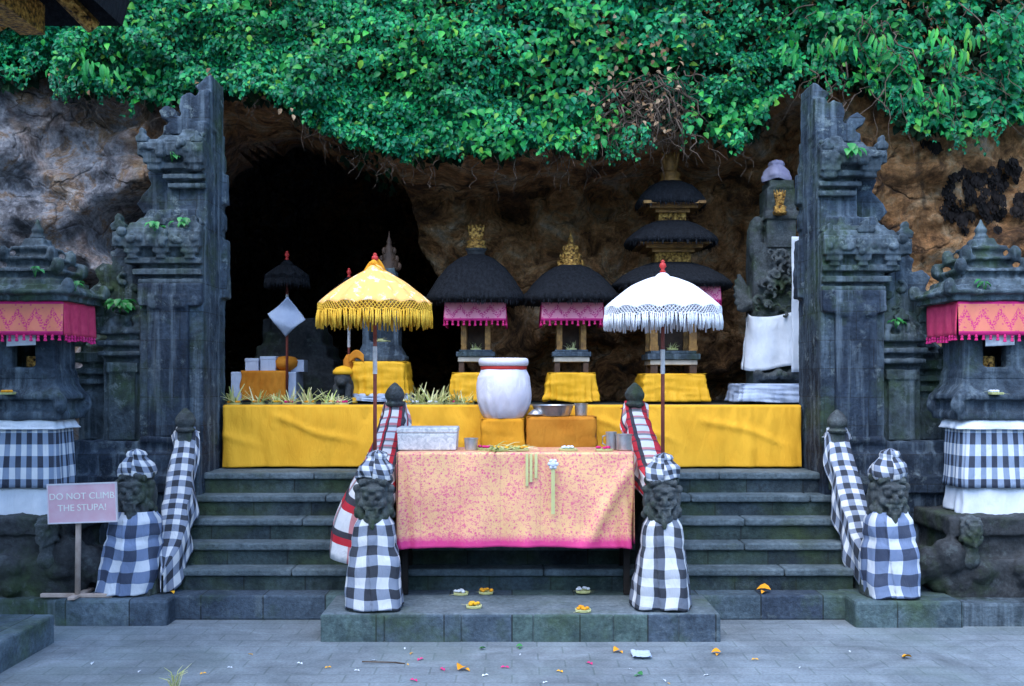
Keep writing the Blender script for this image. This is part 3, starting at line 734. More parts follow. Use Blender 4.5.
# ------------------------------------------------------------------ balustrades and their wraps
def balustrade(x0, x1, ya, za, yb, zb, label, clabel, mat, hw, drop_in, drop_out, seed, zbase, bulge=0.0):
    s = 1 if x0 > 0 else -1
    g = thing('balustrade', label, 'balustrade', (x0, ya, zbase))
    b = MB(); b.box(x0 - .05, x0 + .05, ya - .03, ya + .07, zbase, za - .01); b.build('post', M['statue'], g, stone=(.012, .012))
    b = MB()
    n = 8
    for k in range(n):
        t0, t1 = k / n, (k + 1) / n; ta = (t0 + t1) / 2
        xx = lerp(x0, x1, ta); z = lerp(za - .06, zb - .03, ta); y0_ = lerp(ya, yb, t0); y1_ = lerp(ya, yb, t1)
        b.box(xx - .045, xx + .045, min(y0_, y1_) - .02, max(y0_, y1_) + .02, .10, z - .11)
    b.build('rail', M['statue'], g, stone=(.016, .014))
    b = MB(); b.lathe([(.06, 0), (.075, .02), (.05, .035), (.07, .06), (.075, .09), (.055, .13), (.02, .165), (.008, .175)], (x0, ya, za - .012), 14)
    b.build('knob', M['statue'], g, stone=(.009, .008))
    def f(u, v):
        sp = v * 1.0
        if sp < .10: yy = ya + .085 - .07 * sp / .10; z = za - .0 * sp; xx = x0; k = lerp(.72, .8, sp / .1)
        else:
            w = (sp - .10) / .90; yy = lerp(ya + .015, yb, w); xx = lerp(x0, x1, w); z = lerp(za, zb, w ** .92) + .015 * nz(w * 5, 0, seed); k = lerp(.8, 1.0, smooth(0, .4, w))
            z += .035 * math.exp(-((w - .0) / .06) ** 2)
        drop = lerp(.12, 1.0, smooth(.0, .45, v)); fin = smooth(.80, 1.0, v); yy -= .09 * fin
        a = (u - .5) * 2
        di, do = (drop_in, drop_out) if s > 0 else (drop_out, drop_in)      # a<0 is the -X side
        side = do if a > 0 else di
        if abs(a) < .35: px = a / .35 * hw * k; pz = -.012 * (a / .35) ** 2
        else:
            q = (abs(a) - .35) / .65
            px = math.copysign(hw * k + .02 * q + bulge * (1 if a * s > 0 else 0) * smooth(.25, .8, v) * math.sin(min(q * 1.3, 1.0) * 1.57) + .022 * q * math.sin(v * 24 + seed + a * 2) + .02 * nz(v * 9, a * 3, seed), a); pz = -.012 - q * side * drop
        px *= 1 - .9 * fin ** 2; pz -= .10 * fin ** 2 * (1 - min(1, abs(a) * 1.2))
        pz += .006 * math.sin(v * 40 + seed) * (1 if abs(a) < .35 else .3)
        zc = max(z + pz, .19 + .03 * nz(v * 8, a, seed))
        return (xx + px, yy - (.02 if v > .97 else 0), zc, a * (hw + side * .5) * 1.1, v * math.hypot(ya - yb, za - zb) * 1.15)
    b = MB(); b.grid(f, 40, 60)
    o = tag(b.build('balustrade_cloth', mat, smooth_=True, solid=.005), clabel, 'cloth')
    # front lap of the cloth where it hangs off the post
    return g
balustrade(-2.37, -2.33, 7.62, 1.235, 7.10, .40, 'stone stair balustrade with a knob beside the sign side guardian', 'black and white checked cloth wrapping the balustrade near the sign', M['pol_small'], .088, .26, .26, 2, .8)
balustrade(2.36, 2.43, 7.62, 1.225, 7.10, .40, 'stone stair balustrade with a knob ending at the guardian opposite the sign', 'black and white checked cloth wrapping the balustrade below the mossy gate', M['pol_small'], .088, .26, .26, 5, .8)
balustrade(-.85, -.865, 7.62, 1.42, 6.80, 0.98, 'inner stair balustrade running up from the gold parasol guardian', 'red, white and black plaid cloth draped low over the gold parasol balustrade', M['tartan'], .095, .22, .60, 8, .8, .21)
balustrade(.89, .94, 7.62, 1.42, 6.80, .96, 'inner stair balustrade running up from the white parasol guardian', 'red and white plaid cloth tied round the balustrade beside the tin jugs', M['tartan'], .088, .16, .14, 11, .8)

# ------------------------------------------------------------------ parasols
def parasol(x, y, z0, zr, ztop, zfin, r, fr, label, mc, mf, seed, name='parasol', pole=True, band=(1.64, 1.82), n=16, pw=1.3):
    g = thing(name, label, 'parasol', (x, y, z0))
    b = MB(); b.tube([(x, y, z0), (x, y, ztop - .01)], .0125, 10); b.build('pole', M['pole'], g, smooth_=True)
    if band:
        b = MB(); n2 = 22
        for q in range(n2):
            za = lerp(band[0], band[1], q / n2); zb_ = za + (band[1] - band[0]) / n2 * .8
            b.lathe([(.0145, za), (.0145, zb_)], (x, y, 0), 10)
        b.build('white_band', M['pole_white'], g)
    H = ztop - zr
    def f(u, v):
        a = u * 2 * PI
        fac = 1 - .028 * (1 - abs(math.cos(a * n / 2))) * v
        rr = r * (.05 + .95 * v) * fac
        z = ztop - H * (v ** pw) - .018 * v * (1 - abs(math.cos(a * n / 2))) + .006 * nz(a, v * 3, seed)
        return (x + math.cos(a) * rr, y + math.sin(a) * rr, z, u * 2 * PI * r, v * r)
    b = MB(); b.grid(f, n * 8, 14); b.build('canopy', mc, g, smooth_=True, solid=.004)
    b = MB()
    for q in range(n):
        a = 2 * PI * (q + .0) / n
        b.tube([(x + math.cos(a) * rr_ * r, y + math.sin(a) * rr_ * r, ztop - H * rr_ ** pw - .014) for rr_ in (.06, .35, .65, .97)], .0035, 5)
    b.build('ribs', M['wood_dark'], g)
    # open net valance and hanging tassels
    b = MB(); m = 96
    def rim(a, k=1.0): return Vector((x + math.cos(a) * r * .99 * k, y + math.sin(a) * r * .99 * k, zr - .012 * (1 - abs(math.cos(a * n / 2)))))
    for q in range(m):
        a0 = 2 * PI * q / m; a1 = 2 * PI * (q + 1) / m; a2 = 2 * PI * (q + 2) / m
        hb = fr * .38
        for lev in range(2):
            za, zb_ = -hb * lev / 2, -hb * (lev + 1) / 2
            for (p, r_) in ((a0, a1), (a1, a0)):
                A = rim(p) + Vector((0, 0, za)); B = rim(r_) + Vector((0, 0, zb_)); b.tube([A, B], .0028, 4, False)
    b.build('valance', mf, g)
    b = MB()
    rng = random.Random(seed)
    for q in range(m):
        for e in range(2):
            a = 2 * PI * (q + .5 * e + rng.uniform(-.15, .15)) / m
            A = rim(a, 1.0 + rng.uniform(-.015, .01)); L = fr * rng.uniform(.82, 1.04); ofs = rng.uniform(-.006, .006)
            b.tube([A + Vector((0, 0, -fr * .3)), A + Vector((ofs, 0, -fr * .62)), A + Vector((ofs * 1.5, ofs, -L))], [.003, .0062, .0038], 5)
    b.build('fringe', mf, g, smooth_=True)
    b = MB()
    b.lathe([(.055, 0), (.06, .02), (.036, .045), (.02, .055)], (x, y, ztop - .03), 14); b.build('cap', mc, g, smooth_=True)
    b = MB(); zf = ztop + .015; h = zfin - zf
    b.lathe([(.012, 0), (.014, h * .1), (.02, h * .2), (.011, h * .3), (.011, h * .38), (.024, h * .55), (.018, h * .75), (.009, h * .82), (.015, h * .9), (.004, h)], (x, y, zf), 14)
    b.build('finial', M['red'], g, smooth_=True)
    return g
g = parasol(-.895, 6.86, .95, 2.10, 2.33, 2.43, .372, .155, 'gold parasol with yellow fringe on a red pole', M['umb_gold'], M['fringe_gold'], 4)
b = MB()
for q in range(3):
    b.grid(lambda u, v, q=q: (-.895 + (u - .5) * .11 + .02 * math.sin(v * 5 + q), 6.86 - .03 + .02 * q + .012 * math.sin(u * 6 + q), 2.30 + v * .075 * math.sin(u * PI) + .01 * q, u, v), 8, 6)
b.build('bow', M['orange'], g, smooth_=True, solid=.004)
parasol(.985, 6.86, .95, 2.07, 2.275, 2.385, .382, .14, 'white parasol with white net and fringe', M['umb_white'], M['fringe_white'], 8, band=(1.64, 1.80), pw=1.75)

# ------------------------------------------------------------------ side shrines
def canopy_box(b, x, y0, y1, hw, z0, z1, flare=0.015, n=24, seed=0):
    """front, two sides and back as one band; uv runs along the band"""
    W = 2 * hw; Dp = y1 - y0
    path = [(-hw, y0), (hw, y0), (hw, y1), (-hw, y1), (-hw, y0)]
    L = [0, W, W + Dp, 2 * W + Dp, 2 * W + 2 * Dp]
    return path, L
def band(x, y0, y1, hw, zt, zb, sides, mats, g, part='canopy_cloth', seed=1, fl=.02):
    """a hanging valance: front in one weave, flanks in another, tassels along the hem"""
    H = zt - zb
    def mk(fn, n): b = MB(); b.grid(fn, n, 8); return b
    def wob(t, v): return .008 * math.sin(t * 22 + seed) * v + .006 * nz(t * 8, v, seed)
    mk(lambda u, v: (x + lerp(-hw, hw, u) * (1 + fl * v), y0 - fl * v + wob(u, v) - .002, zt - H * v, lerp(-hw, hw, u), H * (1 - v)), 40).build(part, mats[0], g, smooth_=True, solid=.004)
    for s in (-1, 1):
        mk(lambda u, v: (x + s * (hw + fl * hw * v + wob(u + s, v)), lerp(y0, y1, u), zt - H * v, u * (y1 - y0), H * (1 - v)), 30).build(part, mats[1], g, smooth_=True, solid=.004)
    b = MB(); b.box(x - hw, x + hw, y0, y1, zt - .006, zt + .004); b.build('canopy_top', mats[1], g)
    b = MB(); rng = random.Random(seed)
    per = []
    nf = max(4, int(2 * hw / .045)); ns = max(3, int((y1 - y0) / .045))
    per += [(x + lerp(-hw, hw, (q + .5) / nf) * (1 + fl), y0 - fl) for q in range(nf)]
    for s in (-1, 1): per += [(x + s * hw * (1 + fl), lerp(y0, y1, (q + .5) / ns)) for q in range(ns)]
    tl = .035 if H > .15 else .028
    for (tx, ty) in per:
        L = tl * rng.uniform(.8, 1.3)
        b.lathe([(.004, .006), (.008, 0), (.011, -L * .35), (.007, -L * .45), (.013, -L), (.004, -L - .003)][::-1], (tx, ty, zb), 7)
    b.build('fringe', mats[2], g)
def side_shrine(s, label):
    x, yc = (3.33 if s > 0 else -3.37), 7.46
    g = thing('stone_shrine', label, 'shrine', (x, yc, 0))
    b = MB(); b.box(x - .75, x + .55, 6.9, 8.2, -.03, .155); b.build('base_slab', M['gate_moss'], g, bevel=.02) if s < 0 else None
    if s > 0:
        b = MB(); b.box(x - .42, x + .75, 6.82, 8.2, -.03, .15); b.build('base_slab', M['gate_moss'], g, bevel=.02)
    rng = random.Random(5 + int(s))
    b = MB(); b.box(x - .42, x + .42, 7.0, 7.9, .12, .40); b.box(x - .36, x + .36, 7.06, 7.85, .38, .62); b.box(x - .40, x + .40, 7.02, 7.88, .56, .68)
    for q in range(9):
        b.ell((x + rng.uniform(-.42, .42), 7.02 + rng.uniform(-.03, .04), rng.uniform(.2, .36)), (rng.uniform(.08, .15), .1, rng.uniform(.06, .12)), 10, 7)
    for q in range(6):
        yy = lerp(7.1, 7.8, q / 5); b.ell((x - s * .42, yy, rng.uniform(.2, .34)), (.1, .09, rng.uniform(.07, .12)), 10, 7)
    for q in range(4):
        t = q / 3; b.ell((x - s * lerp(.40, .75, t), 7.05 + .1 * t, lerp(.42, .24, t)), (.12, .11, .13 - .03 * t), 10, 7)
    b.build('carved_base', M['dark_stone'], g, stone=(.016, .03))
    b = guardian_head((x - s * .27, 7.0, .60), .62); b.build('corner_head', M['statue'], g, stone=(.009, .010))
    b = MB(); b.box(x - .19, x + .19, 7.25, 7.53, .62, 1.33); b.box(x - .27, x + .27, 7.19, 7.66, 1.325, 1.38); b.box(x - .25, x + .25, 7.21, 7.64, 1.37, 1.47)
    for s2 in (-1, 1):
        for q in range(2): b.ell((x + s2 * .27, 7.21 + .42 * q, 1.43), (.05, .05, .07), 8, 6)
    b.box(x - .29, x + .29, 7.17, 7.68, 1.465, 1.50); b.box(x - .285, x + .285, 7.18, 7.67, 1.50, 1.565, .05, .05); b.box(x - .235, x + .235, 7.22, 7.64, 1.56, 1.625, .01, .01)
    b.build('pedestal', M['shrine'], g, stone=(.013, .014))
    b = MB()                                      # niche: pillars, back wall, floor
    b.box(x - .225, x + .225, 7.225, 7.62, 1.60, 1.66)
    for s2 in (-1, 1):
        b.box(x + s2 * .08, x + s2 * .215, 7.235, 7.33, 1.65, 2.05); b.box(x + s2 * .15, x + s2 * .212, 7.32, 7.60, 1.65, 2.05)
    b.box(x - .21, x + .21, 7.55, 7.61, 1.65, 2.05); b.box(x - .10, x + .10, 7.22, 7.26, 1.65, 1.69); b.box(x - .22, x + .22, 7.23, 7.62, 2.03, 2.15)
    b.build('niche', M['shrine'], g, stone=(.012, .010))
    b = MB()
    for k, (h, z0, z1) in enumerate([(.34, 2.14, 2.19), (.38, 2.185, 2.215), (.33, 2.21, 2.25), (.27, 2.25, 2.30), (.22, 2.30, 2.35), (.25, 2.345, 2.375), (.16, 2.37, 2.44), (.19, 2.435, 2.46), (.12, 2.455, 2.52), (.14, 2.515, 2.54), (.085, 2.54, 2.60)]):
        b.box(x - h, x + h, yc - h * .95, yc + h * .95, z0, z1, .012, .012)
    for s2 in (-1, 1):
        for h, z in ((.35, 2.24), (.23, 2.39), (.17, 2.48)):
            for q in (-1, 1):
                b.ell((x + s2 * h, yc + q * h * .9, z), (.045, .045, .06), 8, 6)
    b.build('tiered_roof', M['gate_moss'], g, stone=(.013, .02))
    b = MB(); b.lathe([(.05, 0), (.055, .03), (.035, .045), (.045, .08), (.02, .12), (.006, .16)], (x, yc, 2.585), 10); b.build('finial', M['gate_moss'], g, stone=(.009, .01))
    band(x, 7.165, 7.70, .287 if s > 0 else .31, 2.135, 1.905, None, (M['canopy_gold'], M['pink'], M['magenta']), g, seed=3 + s)
    b = MB(); b.grid(lambda u, v: (x + lerp(-.09, .11, u), 7.185 + .006 * math.sin(u * 9), lerp(1.93, 1.83, v) + .01 * u, u, v), 10, 6); b.build('inner_cloth', M['white_cloth'], g, smooth_=True, solid=.003)
    def wrap(zt, zb, off, seed, sag, wid):
        def f(u, v):
            a = u * 2 * PI; ca, sa = math.cos(a), math.sin(a); q = (abs(ca) ** 9 + abs(sa) ** 9) ** (-1 / 9)
            w = 1 + (.035 * math.sin(u * 62 + seed + 2 * math.sin(u * 21)) + .06 * nz(u * 16, v * 2, seed)) * v
            hw, hd = (.205 + off + .025 * v) * w, (.15 + off + .025 * v) * w
            zz_ = lerp(zt, zb - sag * max(0, math.sin((ca * .5 + .5) * PI)) * (1 if sa < 0 else .3), v)
            return (x + ca * q * hw, 7.39 + sa * q * hd, zz_, (ca * q * .5 if abs(sa) > abs(ca) else sa * q * .5 + .35) , (zt - zb) * v)
        b = MB(); b.grid(f, 144, 16); return b
    side = 'near the sign' if s < 0 else 'away from the sign'
    wrap(.90, .69, .012, 4 + s, .07, 0).build('white_skirt', M['white_cloth'], g, smooth_=True, solid=.004)
    wrap(1.315, .86, .02, 9 + s, .0, 0).build('checked_skirt', M['pol_shrine'], g, smooth_=True, solid=.004)
    wrap(1.325, 1.262, .028, 1 + s, .0, 0).build('waist_band', M['white_cloth'], g, smooth_=True, solid=.004)
    return g
side_shrine(-1, 'stone shrine with gold and pink canopy above the pink sign')
side_shrine(1, 'stone shrine with gold and pink canopy beneath the bats')
for s in (-1, 1):
    b = MB(); b.lathe([(.05, 0), (.06, .015), (.058, .10), (.05, .105)], (s * 3.33 - .01, 7.36, 1.662), 12)
    tag(b.build('offering_basket', M['gold'], smooth_=True), 'small gilt offering basket in the niche of the shrine %s' % ('above the sign' if s < 0 else 'below the bats'), 'basket')

# ------------------------------------------------------------------ thatched shrines on the altar
AT = 1.394
def skirt_cloth(x, y, hw, hd, z0, z1, mat, name, label, seed, flare=.016):
    def f(u, v):
        a = u * 2 * PI; ca, sa = math.cos(a), math.sin(a); q = (abs(ca) ** 12 + abs(sa) ** 12) ** (-1 / 12)
        fl = flare * v * (1 + nz(ca * 1.5, sa * 1.5, seed))
        corner = smooth(.5, .72, min(abs(ca), abs(sa)) / max(abs(ca), abs(sa)))
        w = (.007 * math.sin(u * 92 + seed + 3 * math.sin(u * 17)) + .020 * nz(u * 15, v * 1.6, seed)) * (.2 + .8 * v) + .010 * nz(u * 9, v * 7, seed + 2) + .016 * corner * v * math.sin(u * 180 + seed)
        k = 1 + w / (hw * .9)
        return (x + ca * q * (hw + fl) * k + .008 * v * math.sin(seed), y + sa * q * (hd + fl) * k, lerp(z1 - .004 * corner, z0 + .004 + .014 * (1 + nz(u * 7, 0, seed)), v), u * 4 * hw, v)
    b = MB(); b.grid(f, 160, 16)
    b.grid(lambda u, v: (x + lerp(-hw, hw, u), y + lerp(-hd, hd, v), z1 + .001, u, v), 4, 4)
    return tag(b.build(name, mat, smooth_=True, solid=.004), label, 'cloth')
def crown(b, x, y, z, r, h, n=5):
    b.lathe([(r * .9, 0), (r * 1.05, h * .1), (r * .8, h * .16), (r * .95, h * .3), (r * .7, h * .36)], (x, y, z), 12)
    for q in range(n):
        a = (q / (n - 1) - .5) * 1.3
        b.ell((x + math.sin(a) * r * .85, y, z + h * .62 * math.cos(a * .35)), (r * .2, r * .25, h * .38), 8, 6, Matrix.Rotation(-a * .35, 3, 'Y').inverted())
    b.ell((x, y, z + h * .55), (r * .65, r * .4, h * .35), 10, 8)
def spire(b, x, y, z, r, h):
    b.lathe([(r, 0), (r * 1.1, h * .06), (r * .8, h * .12), (r * .95, h * .2), (r * .6, h * .28), (r * .75, h * .38), (r * .4, h * .47), (r * .5, h * .55), (r * .22, h * .66), (r * .26, h * .74), (r * .08, h * .86), (.003, h)], (x, y, z), 10)
    for s in (-1, 1):
        for zz, k in ((.12, 1.0), (.3, .75), (.5, .5)):
            b.ell((x + s * r * k, y, z + h * zz), (r * .25, r * .2, h * .1), 8, 6)
def roof_lathe(b, x, y, prof, power=3.0, seg=44, sy=1.0):
    b.lathe(prof, (x, y, 0), seg, 1, sy, power)
def ragged(b, x, y, r, z, seed, L=.04, power=3.0):
    r_ = random.Random(seed)
    for q in range(190):
        a = r_.uniform(0, 2 * PI); ca, sa = math.cos(a), math.sin(a); k_ = (abs(ca) ** power + abs(sa) ** power) ** (-1 / power) * r * r_.uniform(.90, 1.0)
        l = L * r_.uniform(.3, 1.3); w = r_.uniform(.006, .014); px_, py_ = x + ca * k_, y + sa * k_
        b.add([(px_ + sa * w, py_ - ca * w, z + .02), (px_ - sa * w, py_ + ca * w, z + .02), (px_ + ca * .008, py_ + sa * .008, z - l)], [(0, 1, 2)])
def small_thatched(px, tx, label, clabel, top_style, pz):
    D = 9.3; x = Xp(px, D); y = D + .05
    k = D / FPX
    def z(py): return CAMZ - (py - YH) * k
    g = thing('thatched_shrine', label, 'shrine', (x, y, AT), 'thatched shrines on the altar')
    b = MB(); b.box(x - .175, x + .175, y - .16, y + .16, AT, z(372) - .014); b.build('pedestal', M['dark_stone'], g, stone=(.018, .012))
    for s in (-1, 1):
        for q in (-1, 1): b = MB(); b.box(x + s * .125 - .022, x + s * .125 + .022, y + q * .13 - .022, y + q * .13 + .022, z(373), z(360)); b.build('foot', M['wood_dark'], g)
    b = MB(); b.box(x - .155, x + .155, y - .165, y + .165, z(362), z(357)); b.build('trim', M['trim'], g, bevel=.004)
    b = MB(); b.box(x - .17, x + .17, y - .18, y + .18, z(357) + .001, z(352)); b.box(x - .145, x + .145, y - .15, y + .15, z(352), z(350)); b.build('floor_plate', M['shrine'], g, bevel=.006)
    for s in (-1, 1):
        for q in (-1, 1):
            b = MB(); xx, yy = x + s * .105, y + q * .11
            for a, c in ((350, 347), (346, 326), (325, 318)): b.box(xx - .024, xx + .024, yy - .024, yy + .024, z(a), z(c))
            b.box(xx - .02, xx + .02, yy - .02, yy + .02, z(351), z(300)); b.build('post', M['bronze'], g)
    b = MB(); b.box(x - .10, x + .10, y + .11, y + .125, z(351), z(300)); b.build('back_panel', M['wood_dark'], g)
    b = MB(); b.box(x - .27, x + .27, y - .27, y + .27, z(302), z(297)); b.build('eave_beam', M['bronze'], g)
    band(x, y - .255, y + .255, .265, z(304), z(322), None, (M['canopy_pink'], M['magenta'], M['magenta']), g, seed=int(px), fl=.01)
    ze = z(304); zt = z(pz); Hh = zt - ze
    b = MB(); roof_lathe(b, x, y, [(.30, ze - .002), (.425, ze + .006), (.445, ze + .035), (.43, ze + .075), (.40, ze + Hh * .28), (.34, ze + Hh * .5), (.255, ze + Hh * .74), (.16, ze + Hh * .91), (.07, zt), (.02, zt)]); ragged(b, x, y, .435, ze + .008, int(px))
    b.build('thatch_roof', M['black_thatch'], g, smooth_=True)
    if top_style == 'crown':
        b = MB(); b.lathe([(.085, zt - .05), (.095, zt - .02), (.075, zt), (.085, zt + .03), (.1, zt + .05)], (x, y, 0), 14); b.build('collar', M['dark_stone'], g, smooth_=True)
        b = MB(); crown(b, x, y, zt + .045, .095, .23); b.build('crown', M['gold'], g, smooth_=True)
    else:
        b = MB(); spire(b, x, y, zt - .03, .10, .34); b.build('spire', M['gold'], g, smooth_=True)
    skirt_cloth(x, y, .205, .20, AT, z(372) - .008, M['yellow2'], 'pedestal_cloth', clabel, int(px))
    return g
small_thatched(476, 0, 'black thatched shrine topped by a gilt finger shaped crown', 'yellow cloth on the shrine pedestal partly hidden by the white jar', 'crown', 254)
small_thatched(571, 0, 'black thatched shrine topped by a gilt pointed spire', 'yellow cloth on the shrine pedestal behind the tin basin', 'spire', 264)
def meru(px):
    D = 9.25; x = Xp(px, D); y = D + .1; k = D / FPX
    def z(py): return CAMZ - (py - YH) * k
    g = thing('tiered_shrine', 'tall shrine with three stacked black thatch roofs behind the white parasol', 'shrine', (x, y, AT), 'thatched shrines on the altar')
    b = MB(); b.box(x - .245, x + .245, y - .22, y + .22, AT, z(373) - .014); b.build('pedestal', M['dark_stone'], g, stone=(.018, .012))
    for s in (-1, 1):
        for q in (-1, 1): b = MB(); b.box(x + s * .17 - .03, x + s * .17 + .03, y + q * .17 - .03, y + q * .17 + .03, z(374), z(363)); b.build('foot', M['wood_dark'], g)
    b = MB(); b.box(x - .205, x + .205, y - .21, y + .21, z(365), z(360)); b.build('trim', M['trim'], g, bevel=.004)
    b = MB(); b.box(x - .23, x + .23, y - .23, y + .23, z(360) + .001, z(354)); b.box(x - .20, x + .20, y - .2, y + .2, z(354), z(351)); b.build('floor_plate', M['shrine'], g, bevel=.006)
    for s in (-1, 1):
        for q in (-1, 1):
            b = MB(); xx, yy = x + s * .17, y + q * .16; b.box(xx - .032, xx + .032, yy - .03, yy + .03, z(351), z(288)); b.box(xx - .038, xx + .038, yy - .036, yy + .036, z(351), z(346)); b.build('post', M['bronze'], g)
    b = MB(); b.box(x - .16, x + .16, y + .16, y + .18, z(351), z(288)); b.build('back_panel', M['wood_dark'], g)
    band(x, y - .36, y + .36, .375, z(289), z(304), None, (M['canopy_pink'], M['magenta'], M['magenta']), g, seed=17, fl=.01)
    tiers = [(289, 263, .53, .20), (245, 221, .41, .16), (206, 180, .31, .10)]
    for (pe, pt, r, rt) in tiers:
        ze, zt = z(pe), z(pt); H = zt - ze
        b = MB(); roof_lathe(b, x, y, [(r * .7, ze), (r * .97, ze + .005), (r, ze + .03), (r * .96, ze + .06), (r * .84, ze + H * .5), (r * .62, ze + H * .8), (rt, zt), (.02, zt)]); ragged(b, x, y, r * .985, ze + .008, int(r * 100)); b.build('thatch_roof', M['black_thatch'], g, smooth_=True)
    for (pa, pb, w0, w1) in ((264, 253, .155, .165), (222, 213, .12, .13)):
        b = MB(); b.box(x - w0, x + w0, y - w0, y + w0, z(pa), z(pb)); b.build('gilt_box', M['gold'], g)
        b = MB(); b.box(x - w1 - .02, x + w1 + .02, y - w1 - .02, y + w1 + .02, z(pb), z(pb) + .03); b.box(x - w1 - .08, x + w1 + .08, y - w1 - .08, y + w1 + .08, z(pb) + .03, z(pb) + .06); b.box(x - w1 - .14, x + w1 + .14, y - w1 - .14, y + w1 + .14, z(pb) + .06, z(pb) + .085); b.build('gilt_eave', M['bronze'], g)
    b = MB(); crown(b, x, y, z(182), .10, .30, 5); b.build('crown', M['bronze'], g, smooth_=True)
    skirt_cloth(x, y, .275, .26, AT, z(373) - .008, M['yellow2'], 'pedestal_cloth', 'wide yellow cloth on the tall shrine pedestal beside the white parasol pole', 33)
meru(672)

# small stone shrine under the gold parasol
D = 9.3; x = Xp(381, D); y = D + .1; zc = lambda py: CAMZ - (py - YH) * D / FPX
g = thing('stone_shrine', 'small grey stone shrine behind the gold parasol pole', 'shrine', (x, y, AT))
b = MB(); b.box(x - .205, x + .205, y - .18, y + .18, AT, zc(361) - .014); b.build('pedestal', M['dark_stone'], g, stone=(.018, .012))
b = MB(); b.box(x - .22, x + .22, y - .2, y + .2, zc(362), zc(356)); b.box(x - .20, x + .20, y - .18, y + .18, zc(356), zc(347), .03, .03); b.box(x - .16, x + .16, y - .15, y + .15, zc(347), zc(342))
for s in (-1, 1): b.box(x + s * .10, x + s * .16, y - .15, y + .15, zc(343), zc(290))
b.box(x - .16, x + .16, y + .10, y + .15, zc(343), zc(290)); b.box(x - .2, x + .2, y - .19, y + .19, zc(292), zc(282)); b.box(x - .15, x + .15, y - .14, y + .14, zc(282), zc(268), .03, .03)
b.build('niche', M['shrine'], g, stone=(.013, .010))
b = MB(); spire(b, x + .06, y, zc(270), .09, .36); b.build('spire', M['wood_dark'], g, smooth_=True)
skirt_cloth(x, y, .235, .225, AT + .05, zc(361) - .008, M['yellow2'], 'pedestal_cloth', 'yellow cloth wrapped round the grey stone shrine pedestal', 41, .012)
skirt_cloth(x, y, .25, .24, AT, AT + .085, M['blue_cloth'], 'pedestal_cloth', 'narrow pale blue cloth round the foot of the grey stone shrine', 43, .01)

# white wrapped statue next to the mossy gate
D = 8.85; k = D / FPX
def z8(py): return CAMZ - (py - YH) * k
x = Xp(778, D); y = D + .25
g = thing('stone_statue', 'tall carved stone statue wrapped in white cloth beside the gate', 'statue', (x, y, AT))
b = MB(); rng = random.Random(3)
b.box(x - .15, x + .25, y - .08, y + .3, AT, z8(310)); b.box(x - .16, x + .22, y - .06, y + .25, z8(314), z8(240)); b.box(x - .05, x + .20, y - .08, y + .22, z8(245), z8(184)); b.box(x - .07, x + .22, y - .10, y + .22, z8(216), z8(208))
b.box(x - .03, x + .18, y - .09, y + .2, z8(184), z8(176)); b.ell((x - .13, y + .03, z8(236)), (.075, .10, .20), 10, 8); b.ell((x - .12, y + .0, z8(222)), (.06, .07, .09), 10, 8)
for q in range(34):                                  # carved scrolls
    xx = x + rng.uniform(-.16, .16); zr_ = z8(rng.uniform(246, 316)); R0 = rng.uniform(.03, .065); sg = rng.choice((-1, 1)); ph = rng.uniform(-1, 1)
    pts = [(xx + sg * R0 * math.cos(ph + t * .8) * (1 - t * .11), y - .085 - .014 * t - rng.uniform(0, .012), zr_ + R0 * math.sin(ph + t * .8) * (1 - t * .11)) for t in range(7)]
    b.tube(pts, [.4 * R0, .42 * R0, .4 * R0, .36 * R0, .3 * R0, .22 * R0, .12 * R0], 6)
for q in range(6):                                   # fan of stone plumes on the open side
    a = lerp(-.5, .9, q / 5); L = .20
    pts = [(x - .16 - L * t * math.cos(a) * .75, y + .02 + .02 * q, z8(300) + L * t * math.sin(a) * 1.25 + .06 * t * t) for t in (0, .35, .7, 1)]
    b.tube(pts, [.04, .05, .042, .018], 8)
for q in range(9): b.ell((x + lerp(-.14, .2, q / 8), y - .12 + rng.uniform(-.02, .02), z8(374) + rng.uniform(-.02, .02)), (.045, .07, .035), 9, 6)
b.build('body', M['statue'], g, stone=(.0085, .012))
b = MB(); crown(b, x + .04, y - .15, z8(213), .06, .22, 5); b.build('emblem', M['gold'], g, smooth_=True)
cap((x + .05, y, z8(176)), .115, .19, 21).build('head_cloth', M['purple'], g, smooth_=True, solid=.005)
def wf(u, v):
    a = lerp(-PI, PI, u); q = (abs(math.cos(a)) ** 4 + abs(math.sin(a)) ** 4) ** -.25
    rr = .205 + .03 * v + .015 * math.sin(u * 40) * v + .015 * nz(u * 8, v * 3, 2)
    return (x + .02 + math.cos(a) * q * rr, y + .07 + math.sin(a) * q * rr * .95, lerp(z8(311 + 5 * math.sin(u * 9)), z8(368 + 3 * math.sin(u * 13)), v), u, v)
b = MB(); b.grid(wf, 70, 16); b.build('sarong', M['white_cloth'], g, smooth_=True, solid=.005)
b = MB(); b.grid(lambda u, v: (x + .125 + u * .12, y - .215 + .01 * math.sin(v * 14), lerp(z8(236), z8(372), v), u, v), 6, 30); b.build('sash', M['white_cloth'], g, smooth_=True, solid=.005)
skirt_cloth(x + .0, y + .02, .31, .3, AT, z8(384), M['blue_cloth'], 'pedestal_cloth', 'pale blue white cloth round the foot of the tall wrapped statue', 51, .02)

